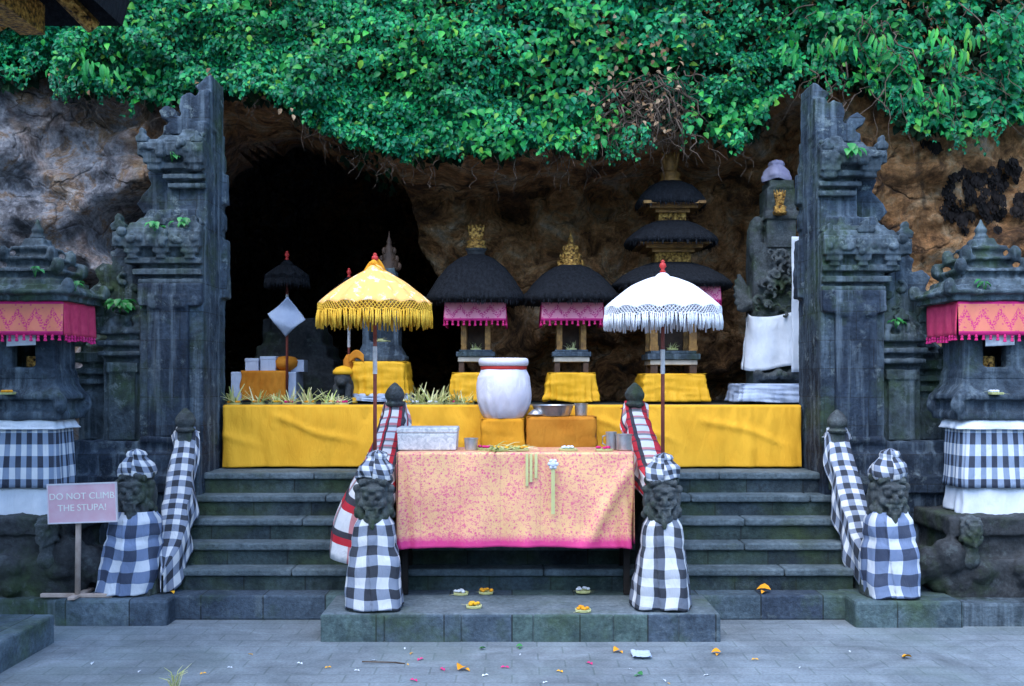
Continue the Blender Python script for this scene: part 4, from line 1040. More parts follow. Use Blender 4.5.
# ------------------------------------------------------------------ things in the cave mouth
D = 10.3; k = D / FPX
def zq(py): return CAMZ - (py - YH) * k
x = Xp(280, D); y = D
g = thing('stone_throne', 'dark stepped stone throne deep in the cave mouth', 'throne', (x, y + .3, AT - .01))
b = MB()
for q in range(6): b.box(x - .55 + .07 * q, x + .6 - .07 * q, y + .3 + .04 * q, y + 1.2, AT - .01 + .14 * q, AT + .14 + .14 * q)
b.box(x - .3, x + .3, y + .55, y + 1.0, zq(350), zq(315)); b.build('tiers', M['dark_stone'], g, stone=(.025, .02))
g = thing('offering_stand', 'low stand with pale cloth sides inside the cave', 'stand', (x - .12, y - .05, AT))
b = MB(); b.box(x - .43, x + .2, y - .2, y + .15, AT, zq(372)); b.build('box_body', M['blue_cloth'], g, bevel=.01)
b = MB(); b.grid(lambda u, v: (x - .33 + u * .45 + .01 * math.sin(v * 9), y - .212 - .012 * abs(math.sin(u * 22)), lerp(zq(371), AT + .01, v), u, v), 50, 12); b.grid(lambda u, v: (x - .33 + u * .45, lerp(y - .212, y + .1, v), zq(371), u, v), 4, 4)
tag(b.build('draped_cloth', M['orange_dark'], smooth_=True, solid=.005), 'crumpled orange cloth over the stand in the cave', 'cloth')
for (pa, pb, ya, yb, m, lab) in ((249, 262, 370, 359, 'blue_cloth', 'small flat pale blue box on the cave stand'), (264, 279, 371, 357, 'blue_cloth', 'taller pale blue box beside the orange cloth')):
    b = MB(); b.box(Xp(pa, D), Xp(pb, D), y - .15, y - .0, zq(372) + .001, zq(yb)); b.box(Xp(pa, D) - .004, Xp(pb, D) + .004, y - .154, y + .004, zq(yb) - .03, zq(yb) + .004)
    tag(b.build('offering_box', M[m], bevel=.006), lab, 'box')
b = MB(); b.lathe([(.07, 0), (.12, .04), (.13, .09), (.08, .13), (.02, .14)], (Xp(288, D), y - .06, zq(371) + .006), 12); o = tag(b.build('cloth_bundle', M['orange_dark'], smooth_=True), 'bundled orange cloth heaped on the cave stand', 'cloth')
b = MB(); b.box(Xp(293, D), Xp(306, D), y - .1, y + .1, zq(372), zq(360)); tag(b.build('offering_box', M['blue_cloth'], bevel=.006), 'small blue box beside the orange bundle, half hidden', 'box')
D2 = 10.0
b = MB(); c = P(287, 319, D2)
def sq(u, v):
    a, e = (u - .5), (v - .5)
    xx = (a * .72 + e * -.6) * .27; zz = (a * .6 + e * .80) * .27
    return (c.x + xx, c.y - .02 + .03 * math.sin(a * 5 + e * 4), c.z + zz + .02, u, v)
b.grid(sq, 14, 14)
tag(b.build('hanging_cloth', M['blue_cloth'], smooth_=True, solid=.004), 'square pale blue cloth hung by its corner in the dark cave', 'cloth')
parasol(Xp(287, 10.05), 10.05, AT, Zp(275, 10), Zp(262, 10), Zp(250, 10), .21, .12, 'black parasol in the dark of the cave above the blue cloth', M['black_thatch'], M['black_thatch'], 15, band=(2.33, 2.42), n=12)
parasol(Xp(349, 9.6), 9.6, AT, Zp(300, 9.6), Zp(280, 9.6), Zp(268, 9.6), .25, .1, 'dark parasol half hidden behind the gold parasol canopy', M['black_thatch'], M['black_thatch'], 16, band=(1.9, 2.1), n=12)
# small guardian dog statue with yellow cloth
D = 9.1; x = Xp(343, D); y = D
g = thing('animal_statue', 'small dark stone animal statue with yellow cloths beside the grey stone shrine', 'statue', (x, y, AT))
zb = AT
b = MB(); b.box(x - .09, x + .09, y - .08, y + .2, zb, zb + .05); b.ell((x, y + .08, zb + .14), (.085, .12, .13), 12, 8); b.ell((x, y - .02, zb + .21), (.075, .08, .075), 12, 8); b.ell((x, y - .09, zb + .185), (.04, .05, .035), 10, 7)
for s in (-1, 1): b.ell((x + s * .055, y - .0, zb + .28), (.02, .015, .035), 8, 6); b.tube([(x + s * .05, y - .03, zb + .16), (x + s * .05, y - .06, zb + .03)], [.035, .028], 8); b.ell((x + s * .03, y - .08, zb + .225), (.012, .012, .012), 8, 6)
b.build('body', M['dark_stone'], g, stone=(.01, .008))
b = MB(); b.lathe([(.09, 0), (.088, .03), (.06, .06), (.01, .075)], (x, y, zb + .255), 14); b.build('head_cloth', M['yellow2'], g, smooth_=True)
b = MB(); b.lathe([(.115, 0), (.10, .05)], (x, y + .05, zb + .003), 18, power=3, cap=False); b.build('base_cloth', M['yellow2'], g, smooth_=True, solid=.006)
b = MB(); b.grid(lambda u, v: (x + .03 + u * .14, y + .12 - .05 * u, zb + .42 + .05 * math.sin(u * 3) - .07 * v, u, v), 10, 6)
b.lathe([(.03, 0), (.05, .2), (.06, .38), (.03, .43)], (x + .03, y + .2, zb), 10)
tag(b.build('draped_cloth', M['orange_dark'], smooth_=True, solid=.004), 'orange cloth draped on a post behind the animal statue', 'cloth')

# ------------------------------------------------------------------ jar, boxes and vessels in the middle
FZ = .917
def cloth_box(px0, px1, pyt, D, dep, mat, name, label, seed):
    x0, x1 = Xp(px0, D), Xp(px1, D); zt = Zp(pyt, D)
    g = thing(name, label, 'box', ((x0 + x1) / 2, D + dep / 2, FZ))
    b = MB(); b.box(x0 + .01, x1 - .01, D + .01, D + dep - .01, FZ, zt - .006); b.build('box_body', M['wood_dark'], g)
    def f(u, v):
        a = u * 2 * PI; ca, sa = math.cos(a), math.sin(a); q = (abs(ca) ** 12 + abs(sa) ** 12) ** (-1 / 12)
        hw, hd = (x1 - x0) / 2, dep / 2
        w = (.006 * math.sin(u * 88 + seed + 3 * math.sin(u * 19)) + .018 * nz(u * 13, v * 1.6, seed)) * v + .009 * nz(u * 9, v * 7, seed + 2)
        k = 1 + w / hw
        return ((x0 + x1) / 2 + ca * q * hw * k, D + hd + sa * q * hd * k, lerp(zt, FZ + .012, v), u, v)
    b = MB(); b.grid(f, 160, 16); b.grid(lambda u, v: (lerp(x0, x1, u), lerp(D, D + dep, v), zt + .001, u, v), 4, 4)
    b.build('cover', mat, g, smooth_=True, solid=.004)
    return (x0 + x1) / 2, D + dep / 2, zt
jx, jy, jz = cloth_box(481, 524, 419, 7.88, .29, M['orange'], 'covered_box', 'narrow orange covered box under the white jar', 3)
bx_, by_, bz_ = cloth_box(527, 597, 417, 7.88, .28, M['orange_dark'], 'covered_box', 'wide orange covered box under the tin basin', 7)
g = thing('water_jar', 'large rounded jar wrapped in white cloth with red rim band', 'jar', (Xp(503.5, 7.98), 7.98 + .04, jz + .004))
x, y, z0 = g.location; s = 7.98 / FPX
def jar(u, v):
    a = u * 2 * PI
    r = (17.5 + 10.3 * math.sin(PI * (.04 + .80 * v ** .85)) ** .9 - .8 * smooth(.8, 1, v)) * s
    r *= 1 + .026 * math.sin(a * 11 + v * 3 + 2 * math.sin(a * 3)) * (1 - v) ** 1.2 + .022 * nz(math.cos(a) * 2, math.sin(a) * 2 + v * 4, v * 1.5) + .014 * nz(math.cos(a) * 3, math.sin(a) * 3, v * 3) + .012 * math.exp(-((v - .86 + .05 * math.sin(a * 2 + 1)) / .025) ** 2)
    zz = z0 + v * 50 * s
    return (x + math.cos(a) * r, y + math.sin(a) * r, zz, u, v)
b = MB(); b.grid(jar, 110, 40); b.lathe([(17.5 * s, .001), (18 * s, .01)], (x, y, z0), 40); b.build('body', M['pot_cloth'], g, smooth_=True)
b = MB(); b.lathe([(22.6 * s, 50 * s - .014), (23.4 * s, 50 * s - .004), (23.4 * s, 50 * s + .010), (22.8 * s, 50 * s + .014)], (x, y, z0), 48); b.build('band', M['red'], g, smooth_=True)
b = MB(); b.lathe([(22.5 * s, 0), (24.4 * s, .006), (25.2 * s, .03), (24.6 * s, .055), (23 * s, .062), (21 * s, .05), (20 * s, .0)], (x, y, z0 + 50 * s + .013), 48); b.build('rim', M['pot_cloth'], g, smooth_=True)
def vessel(x, y, z, r, h, label, name, cat, handle=False, spout=False, flare=1.0, water=True):
    g = thing(name, label, cat, (x, y, z))
    b = MB(); b.lathe([(r * .82, 0), (r * .9, h * .06), (r * flare, h * .94), (r * flare * 1.07, h * .97), (r * flare * 1.07, h), (r * flare * .96, h), (r * .84, h * .12), (.001, h * .1)], (x, y, z), 28); b.build('body', M['tin'], g, smooth_=False)
    if handle:
        b = MB(); b.tube([(x - r * 1.0, y, z + h * .8), (x - r * 1.55, y, z + h * .75), (x - r * 1.6, y, z + h * .35), (x - r, y, z + h * .25)], .006, 6); b.build('handle', M['tin'], g, smooth_=True)
    if water:
        b = MB(); b.lathe([(r * .9, h * .7), (.001, h * .7 + .0005)], (x, y, z), 20, cap=False); b.build('contents', M['wet'], g)
    return g
s8 = 8.0 / FPX
vessel(Xp(553, 8.0), 8.0, bz_ + .004, 19 * s8, 11 * s8, 'wide tin basin on the orange covered box', 'tin_basin', 'basin', flare=1.08)
vessel(Xp(581, 8.0), 7.99, bz_ + .004, 6.6 * s8, 12.5 * s8, 'tin cup beside the basin on the orange box', 'tin_cup', 'cup')
b = MB(); b.lathe([(.02, 0), (.06, .012), (.062, .018), (.025, .05), (.004, .055)], (Xp(536, 7.95), 7.93, bz_ + .004), 20)
tag(b.build('tin_dish', M['tin'], smooth_=True), 'small domed tin dish lying against the wide basin', 'dish')
s7 = 7.05 / FPX
TT = TZ + .006
g = thing('lidded_box', 'white marbled foam box with lid on the table corner', 'box', (Xp(427, 7.05), 7.12, TT))
b = MB(); b.box(Xp(398, 7.0), Xp(456, 7.0), 7.0, 7.26, TT, TT + .115, -.006, -.006); b.build('body', M['foam'], g, bevel=.008)
b = MB(); b.box(Xp(396.5, 7.0), Xp(457.5, 7.0), 6.99, 7.27, TT + .116, TT + .152); b.build('lid', M['foam'], g, bevel=.008)
vessel(Xp(471, 7.0), 7.02, TT, 6.8 * s7, 12 * s7, 'small tin cup beside the white foam box', 'tin_cup', 'cup')
vessel(Xp(624, 7.0), 7.02, TT, 8.2 * s7, 16 * s7, 'tall tin canister at the table end', 'tin_canister', 'canister')
vessel(Xp(612, 7.0), 7.06, TT, 5.5 * s7, 18 * s7, 'narrow tin jug with a handle behind the canister', 'tin_jug', 'jug', handle=True)

# ------------------------------------------------------------------ palm leaf offerings
def strips(b, c, n, L, spread, w, rng, up=.6):
    for q in range(n):
        a = rng.uniform(0, 2 * PI); el = rng.uniform(.05 if up < .8 else .35, up if up < .8 else 1.35); l = L * rng.uniform(.5, 1.1)
        d = Vector((math.cos(a) * math.cos(el), math.sin(a) * math.cos(el), math.sin(el)))
        sd_ = Vector((-math.sin(a), math.cos(a), rng.uniform(-.3, .3))).normalized()
        o = Vector(c) + Vector((rng.uniform(-spread, spread), rng.uniform(-spread, spread), rng.uniform(0, .015)))
        pts = []
        for t in (0, .35, .7, 1):
            p = o + d * l * t - Vector((0, 0, l * (.35 if up < .8 else .18) * t * t)); p.z = max(p.z, c[2] + .004)
            ww = w * (1 - .75 * t); pts += [p - sd_ * ww, p + Vector((0, 0, ww * .5)), p + sd_ * ww]
        fs = []
        for t in range(3):
            for h in range(2):
                i = t * 3 + h; fs.append((i, i + 1, i + 4, i + 3))
        b.add(pts, fs)
def offering(loc, seed, n, L, spread, label, group=None, flowers=True, up=.75):
    rng = random.Random(seed)
    g = thing('palm_leaf_offering', label, 'offering', loc, group)
    b = MB(); strips(b, (loc[0], loc[1], loc[2]), n, L, spread, L * .055, rng, up); b.build('palm_strips', M['palm'], g, fix=False)
    b = MB(); r = spread * .9 + .02
    b.lathe([(r, 0), (r * 1.05, .012), (r * .95, .014), (r * .9, .004)], loc, 10, power=4); b.build('leaf_tray', M['palm'], g)
    if flowers:
        b = MB()
        for q in range(7):
            b.ell((loc[0] + rng.uniform(-r, r) * .8, loc[1] + rng.uniform(-r, r) * .8, loc[2] + .022), (.014, .014, .010), 7, 5)
        b.build('petals', M[rng.choice(['yellow2', 'orange', 'magenta', 'white_cloth'])], g, smooth_=True)
    return g
AG = 'palm leaf offerings along the altar edge'
AL = 'woven palm leaf offering with upright pale strips on the altar edge before the cave'
for q, (px, L) in enumerate([(236, .21), (258, .17), (274, .14), (291, .18), (309, .22), (327, .18), (343, .13)]):
    yy = 8.30 + .05 * (q % 3); offering((Xp(px, 8.35), yy, AT + .012), 60 + q, 20, L, .035, AL, AG, up=1.0)
AL2 = 'loose heap of palm leaf strips on the altar edge beside the jar'
for q, (px, L) in enumerate([(404, .14), (420, .19), (436, .20), (452, .16), (466, .12)]):
    offering((Xp(px, 8.35), 8.34 + .05 * (q % 2), AT + .012), 80 + q, 26, L, .05, AL2, 'loose palm strips on the altar', up=.85)
offering((Xp(500, 6.98), 6.95, TT), 101, 30, .17, .045, 'pale palm leaf offering with spread strips in the middle of the table', up=.7)
offering((Xp(520, 7.0), 6.98, TT), 102, 22, .14, .04, 'palm leaf offering on the table just above the hanging strips', up=.7)
offering((Xp(486, 7.05), 7.05, TT), 103, 14, .09, .04, 'small palm leaf offering beside the tin cup on the table', up=.5)
offering((Xp(568, 7.0), 6.98, TT), 104, 16, .07, .045, 'flat green palm offering on the bare part of the table', up=.3)
offering((Xp(604, 6.95), 6.95, TT), 105, 14, .06, .04, 'flat petal offering in front of the tin jug', up=.3)
for q, (px, py, lab) in enumerate([(486, 593, 'white wrapped petal offering on the slab edge under the table'), (461, 594, 'yellow petal offering on the slab nearest the plaid cloth guardian'),
                                   (474, 607, 'small yellow offering at the middle of the stone slab'), (583, 592, 'green leaf offering on the slab near the striped guardian'), (583, 611, 'torn green leaf offering at the slab front edge')]):
    D = FPX * (CAMZ - .175) / (py - YH); offering((Xp(px, D), D, .174), 120 + q, 9, .07, .03, lab, up=.35)
for (px, yt, L, m, lab) in ((476, 337, 0, 0, 'green leaf offering inside the crown topped shrine'), (571, 337, 0, 0, 'green leaf offering inside the spire topped shrine'), (672, 345, 0, 0, 'green leaf offering inside the three roofed shrine')):
    D = 9.3; zt = Zp(350.5, 9.25) + .005
    offering((Xp(px, 9.32), 9.29, zt), int(px), 18, .09, .03, lab, flowers=False, up=1.1)
offering((Xp(381, 9.35), 9.33, zc(342) + .004), 77, 18, .09, .035, 'leaf offering inside the grey stone shrine niche', flowers=False)
offering((Xp(12, 7.2), 7.14, 1.502), 131, 10, .07, .025, 'leaf offering on the shrine ledge over the checked skirt near the sign')
offering((Xp(992, 7.2), 7.14, 1.502), 132, 10, .07, .025, 'green leaf offering on the shrine ledge far from the sign')
# strips hanging over the brocade
g = thing('palm_pendant', 'long pale palm leaf strips hanging over the brocade edge', 'offering', (Xp(531, 6.83), 6.826, .90))
for px, pa, pb in ((527, 454, 486), (531, 454, 482), (536, 454, 478)):
    x = Xp(px, 6.83); b = MB(); b.grid(lambda u, v: (x - .009 + .018 * u, 6.824 - .004 * math.sin(v * 3) - .002 * u, lerp(Zp(pa, 6.83) + .004, Zp(pb, 6.83), v), u, v), 2, 8); b.build('strip', M['palm'], g, solid=.002)
g = thing('palm_pendant', 'single flower tipped palm pendant hanging on the brocade front', 'offering', (Xp(553, 6.8), 6.80, Zp(514, 6.8)))
x = Xp(553, 6.8); b = MB(); b.grid(lambda u, v: (x - .012 + .024 * u, 6.795 - .002 * math.sin(u * 3), lerp(Zp(466, 6.8), Zp(514, 6.8), v), u, v), 2, 10); b.build('strip', M['palm'], g, solid=.003)
b = MB(); b.ell((x, 6.79, Zp(464, 6.8)), (.024, .015, .024), 10, 7)
for q in range(6): a = q * PI / 3; b.ell((x + .024 * math.cos(a), 6.788, Zp(464, 6.8) + .024 * math.sin(a)), (.013, .008, .013), 8, 5)
b.build('flower', M['white_cloth'], g, smooth_=True)

# ------------------------------------------------------------------ sign
D = 6.93; x = Xp(78, D)
D = 6.90; x = Xp(78, D)
g = thing('warning_sign', 'faded pink sign reading DO NOT CLIMB THE STUPA on a wooden stand', 'sign', (x, D, .169))
xb, zb = Xp(82.5, 6.85), Zp(503, 6.85); w, h = 69 * 6.9 / FPX, 39.5 * 6.9 / FPX
tilt = Matrix.Rotation(R(-2.0), 4, 'Y')
def tl(px_, py_, pz_): v = tilt @ Vector((px_, py_, pz_)); return (xb + v.x, 6.85 + v.y, zb + v.z)
def tbox(b, a0, a1, y0, y1, c0, c1):
    vs = [tl(*p) for p in [(a0, y0, c0), (a1, y0, c0), (a1, y1, c0), (a0, y1, c0), (a0, y0, c1), (a1, y0, c1), (a1, y1, c1), (a0, y1, c1)]]
    b.add(vs, [(0, 3, 2, 1), (4, 5, 6, 7), (0, 1, 5, 4), (1, 2, 6, 5), (2, 3, 7, 6), (3, 0, 4, 7)])
b = MB(); tbox(b, -w / 2 + .008, w / 2 - .008, -.008, .008, -h / 2 + .008, h / 2 - .008); b.build('board', M['sign_board'], g)
b = MB(); tbox(b, -w / 2, w / 2, -.011, .011, h / 2 - .009, h / 2); tbox(b, -w / 2, w / 2, -.011, .011, -h / 2, -h / 2 + .009); tbox(b, -w / 2, -w / 2 + .008, -.0105, .0105, -h / 2 + .009, h / 2 - .009); tbox(b, w / 2 - .008, w / 2, -.0105, .0105, -h / 2 + .009, h / 2 - .009); b.build('frame', M['sign_edge'], g)
for txt, dz, sx in (("DO NOT CLIMB", .045, .060), ("THE STUPA!", -.03, .060)):
    cu = bpy.data.curves.new('lettering', 'FONT'); cu.body = txt; cu.size = sx; cu.align_x = 'CENTER'; cu.align_y = 'CENTER'; cu.extrude = .0012; cu.offset = 0.0; cu.space_character = 1.0
    cu.materials.append(M['letter'])
    tmp = bpy.data.objects.new('lettering', cu); COL.objects.link(tmp); dg = bpy.context.evaluated_depsgraph_get(); dg.update()
    me = bpy.data.meshes.new_from_object(tmp.evaluated_get(dg)); me.polygons.foreach_set('use_smooth', [False] * len(me.polygons)); bpy.data.objects.remove(tmp)
    o = bpy.data.objects.new('lettering', me); COL.objects.link(o); o.parent = g
    o.location = Vector(tl(0, -.0098, dz)) - g.location; o.rotation_euler = (R(90), 0, 0); o.rotation_euler = (tilt.to_3x3() @ Matrix.Rotation(R(90), 3, 'X')).to_euler()
b = MB(); b.tube([(Xp(77, D), D + .01, .18), (Xp(80.5, D), D - .026, zb + h * .3)], .019, 8); b.build('pole', M['sign_pole'], g, smooth_=True)
b = MB(); b.box(Xp(40, D), Xp(112, D), D - .0, D + .03, .170, .195); b.box(Xp(73, D), Xp(80, D), D - .09, D + .24, .1705, .191); b.build('foot', M['sign_pole'], g, bevel=.004)

# ------------------------------------------------------------------ pavilion whose roof corner and base show at the edge of the frame
g = thing('pavilion', 'open pavilion with black thatch eave and gilded rafters over a low stone base', 'pavilion', (-4.2, 5.0, 0))
b = MB(); b.box(-5.6, -2.79, 3.5, 6.41, -.02, .172); b.build('base', M['slab'], g, bevel=.015)
for xx in (-5.1, -3.25):
    for yy in (4.0, 5.9):
        b = MB(); b.box(xx - .07, xx + .07, yy - .07, yy + .07, .168, 3.75); b.build('post', M['wood_dark'], g, bevel=.01)
b = MB(); ex0, ex1, ey0, ey1, ez = -6.1, -2.30, 3.1, 6.2, 3.69
ap = [(-4.9, 4.65, 5.3), (-3.5, 4.65, 5.3)]
vs = [(ex0, ey0, ez), (ex1, ey0, ez), (ex1, ey1, ez), (ex0, ey1, ez), (ex0 - .03, ey0 - .03, ez + .16), (ex1 + .03, ey0 - .03, ez + .16), (ex1 + .03, ey1 + .03, ez + .16), (ex0 - .03, ey1 + .03, ez + .16), ap[0], ap[1], (-4.9, 4.65, 5.05), (-3.5, 4.65, 5.05)]
b.add(vs, [(0, 1, 5, 4), (1, 2, 6, 5), (2, 3, 7, 6), (3, 0, 4, 7), (4, 5, 9, 8), (5, 6, 9), (6, 7, 8, 9), (7, 4, 8), (1, 0, 10, 11), (2, 1, 11), (3, 2, 11, 10), (0, 3, 10)])
b.build('thatch_roof', M['black_thatch'], g)
b = MB()
for (p, q) in (((-2.42, 6.08, 3.69), (-3.55, 4.75, 4.95)), ((-2.95, 6.1, 3.70), (-3.75, 4.7, 4.95))):
    p, q = Vector(p), Vector(q); b.tube([p - Vector((0, 0, .05)), q - Vector((0, 0, .05))], .045, 6)
b.build('rafters', M['gold'], g)
b = MB(); b.box(-5.2, -2.72, 5.82, 5.98, 3.61, 3.74); b.box(-2.80, -2.66, 3.9, 5.98, 3.565, 3.735); b.build('frieze', M['gold'], g)

# ------------------------------------------------------------------ creepers on the brow of the cliff
def leaf_geo(vs, fs, p, nrm, tip, L, W, fold=.25):
    sd_ = nrm.cross(tip).normalized(); up = nrm
    i = len(vs); vs.append(p)
    for t, w, dz in ((.16, .34, 0), (.42, .5, .02), (.72, .33, -.03)):
        m = p + tip * L * t + up * L * dz
        vs.append(m - sd_ * W * w + up * W * fold * w * 1.6); vs.append(m); vs.append(m + sd_ * W * w + up * W * fold * w * 1.6)
    vs.append(p + tip * L - up * L * .16)
    fs += [(i, i + 2, i + 1), (i, i + 3, i + 2), (i + 1, i + 2, i + 5, i + 4), (i + 2, i + 3, i + 6, i + 5), (i + 4, i + 5, i + 8, i + 7), (i + 5, i + 6, i + 9, i + 8), (i + 7, i + 8, i + 10), (i + 8, i + 9, i + 10)]
def leaf_object(name, mat, vs, fs, label):
    me = bpy.data.meshes.new(name); me.from_pydata(vs, [], fs); me.materials.append(mat)
    me.polygons.foreach_set("use_smooth", [True] * len(me.polygons))
    o = bpy.data.objects.new(name, me); COL.objects.link(o); o['kind'] = 'stuff'; tag(o, label, 'creeper'); return o
def px_of(X, Y, Z): return X / Y * FPX + CX, YH - (Z - CAMZ) / Y * FPX
def bare(px, py):       # 0..1 thinning: bare root tangle, and patchy growth over the mossy gate
    d = smooth(1.25, .55, math.hypot((px - 640) / 62, (py - 118) / 52)) * .97
    d = max(d, smooth(1.2, .5, math.hypot((px - 556) / 40, (py - 85) / 40)) * .75)
    d = max(d, smooth(1.2, .6, math.hypot((px - 610) / 38, (py - 48) / 34)) * .6)
    d = max(d, smooth(1.2, .5, math.hypot((px - 800) / 60, (py - 78) / 16)) * .9)
    d = max(d, smooth(1.1, .6, math.hypot((px - 15) / 50, (py - 75) / 22)) * .8)
    if px > 800: d = max(d, .25 + .72 * smooth(-.15, .3, nz(px / 34, py / 28, 3)))
    elif px > 500: d = max(d, .85 * smooth(-.05, .35, nz(px / 34, py / 28, 6)))
    else: d = max(d, .45 * smooth(.25, .5, nz(px / 30, py / 22, 16)))
    return d
rng = random.Random(11)
vs, fs = [], []; tries = 0
while len(fs) < 8 * 62000 and tries < 230000:
    tries += 1
    X = rng.uniform(-5.3, 5.3); vb = vine_bottom(X); Z = rng.uniform(vb - .02, 5.9) if rng.random() > .2 else vb + rng.uniform(-.03, .5)
    if Z > 5.05 and rng.random() < .55: continue
    edge = .05 + .10 * nz(X * 4, 0, 2) + .05 * nz(X * 13, 0, 5)
    if Z < vb + edge: continue
    Y = cliff_y(X, max(Z, vb + .12))
    px, py = px_of(X, Y - .15, Z)
    if rng.random() < bare(px, py): continue
    cl = .5 + .5 * nz(X * 2.3, Z * 2.6, 14) + .35 * nz(X * 6, Z * 6, 24)
    out = max(0, cl) ** 1.5 * .52 * rng.uniform(.3, 1.0) + rng.uniform(0, .06)
    p = Vector((X + rng.uniform(-.02, .02), Y - out - .02, Z))
    nrm = Vector((rng.gauss(0, .55), -1.0 + rng.gauss(0, .4), .65 + rng.gauss(0, .5))).normalized()
    dn = Vector((rng.gauss(0, .9), 0, -1 + rng.gauss(0, .6))); tip = (dn - nrm * dn.dot(nrm)).normalized()
    dense = px < 520 or 690 < px < 790
    L = (rng.uniform(.030, .058) if dense else rng.choice((rng.uniform(.034, .06), rng.uniform(.05, .088)))); leaf_geo(vs, fs, p, nrm, tip, L, L * rng.uniform(.6, .85))
uv_, uf_ = [], []  # near-black under-leaves put shade into the gaps between green leaves
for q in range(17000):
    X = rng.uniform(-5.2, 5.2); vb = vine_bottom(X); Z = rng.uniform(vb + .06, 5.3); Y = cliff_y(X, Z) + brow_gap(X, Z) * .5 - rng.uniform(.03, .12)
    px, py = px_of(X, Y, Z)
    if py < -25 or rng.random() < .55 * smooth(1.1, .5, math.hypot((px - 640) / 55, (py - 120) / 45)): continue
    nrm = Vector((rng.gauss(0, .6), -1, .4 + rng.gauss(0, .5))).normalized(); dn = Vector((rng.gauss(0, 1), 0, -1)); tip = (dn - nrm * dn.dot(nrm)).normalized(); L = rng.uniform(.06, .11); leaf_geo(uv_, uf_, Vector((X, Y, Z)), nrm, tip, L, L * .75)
leaf_object('shade_creeper_leaves', M['shade_ivy'], uv_, uf_, 'under-leaves close to the rock, coloured dark as shade in the green curtain gaps')
stems = []
for q in range(110):
    px = rng.uniform(0, 1024) if q % 3 == 0 else rng.choice((rng.uniform(540, 700), rng.uniform(790, 1024), rng.uniform(0, 130))); D = 8.6; X = Xp(px, D); vb = vine_bottom(X); n_ = rng.randint(5, 12); L_ = rng.uniform(.06, .26 if (px < 230 or px > 530) else .14); sw = rng.uniform(-.12, .12); Y0 = min(9.0, cliff_y(X, vb + .15)) - rng.uniform(.1, .35); pts = []
    for e in range(n_):
        t = e / (n_ - 1); p = Vector((X + sw * t * t + .02 * math.sin(t * 5 + q), Y0 - .04 * math.sin(t * 3), vb + .10 - L_ * t)); pts.append(p)
        for h in range(2):
            nrm = Vector((rng.gauss(0, .6), -1, .6 + rng.gauss(0, .4))).normalized(); dn = Vector((rng.choice((-1, 1)) * rng.uniform(.2, 1), 0, -1)); tip = (dn - nrm * dn.dot(nrm)).normalized(); L = rng.uniform(.03, .07) * (1 - .4 * t); leaf_geo(vs, fs, p, nrm, tip, L, L * .72)
    stems.append(pts)
leaf_object('ivy_creeper', M['ivy'], vs, fs, 'dense curtain of small dark green creeper leaves hanging over the cliff brow')
vs, fs = [], []
def spray(px, py, n, sx, sy, L0, L1):
    for q in range(n):
        a, c = rng.gauss(0, 1) * sx, rng.gauss(0, 1) * sy
        D = 8.6; X, Z = Xp(px + a, D), Zp(py + c, D)
        if Z < vine_bottom(X) - .03: continue
        Y = cliff_y(X, max(Z, vine_bottom(X) + .12)) - .30 - rng.uniform(0, .14)
        nrm = Vector((rng.gauss(0, .55), -1, .6 + rng.gauss(0, .5))).normalized(); dn = Vector((rng.gauss(0, .8), 0, -1 + rng.gauss(0, .4))); tip = (dn - nrm * dn.dot(nrm)).normalized()
        L = rng.uniform(L0, L1); leaf_geo(vs, fs, Vector((X, Y, Z)), nrm, tip, L, L * rng.uniform(.6, .8))
for (px, py, n, sx, sy) in [(545, 55, 40, 16, 12), (590, 40, 36, 18, 12), (540, 90, 28, 14, 8), (575, 15, 30, 16, 8), (602, 62, 30, 14, 10), (500, 135, 40, 18, 10), (555, 125, 26, 12, 10), (605, 115, 26, 12, 8), (595, 140, 26, 10, 10), (500, 155, 14, 12, 4),
                            (470, 125, 22, 14, 10), (440, 25, 24, 20, 6), (250, 12, 22, 24, 8), (150, 18, 24, 26, 8), (90, 60, 22, 20, 12), (140, 75, 24, 14, 10), (170, 100, 12, 8, 4), (640, 55, 16, 16, 6), (735, 120, 24, 14, 10), (750, 105, 14, 8, 6), (705, 110, 18, 10, 10),
                            (900, 60, 30, 22, 12), (930, 110, 26, 14, 12), (870, 75, 20, 14, 10), (965, 130, 20, 12, 5), (1000, 25, 24, 18, 10), (820, 40, 22, 16, 8), (775, 95, 12, 8, 4), (345, 40, 20, 20, 10), (290, 70, 18, 20, 10), (400, 70, 18, 20, 10), (850, 20, 20, 20, 6)]:
    spray(px, py, n, sx * 1.1, sy * 1.1, .045, .088)
for (px, py, n) in [(88, 62, 9), (112, 70, 8), (835, 48, 9), (872, 44, 10), (930, 40, 12), (946, 62, 12), (960, 40, 8), (905, 88, 8), (935, 95, 10), (785, 52, 7), (815, 50, 8)]:
    for q in range(n):
        a, c = rng.uniform(-9, 9), rng.uniform(-7, 7); D = 8.6; X, Z = Xp(px + a, D), Zp(py + c, D); Y = cliff_y(X, max(Z, vine_bottom(X) + .12)) - .5 - rng.uniform(0, .1)
        nrm = Vector((rng.gauss(0, .3), -1, .2)).normalized(); dn = Vector((rng.gauss(0, .35), 0, -1)); tip = (dn - nrm * dn.dot(nrm)).normalized(); L = rng.uniform(.09, .15); leaf_geo(vs, fs, Vector((X, Y, Z)), nrm, tip, L, L * .24)
leaf_object('broad_leaf_creeper', M['creeper'], vs, fs, 'bright broad leaved creeper sprays growing through the dark curtain')
vs, fs = [], []
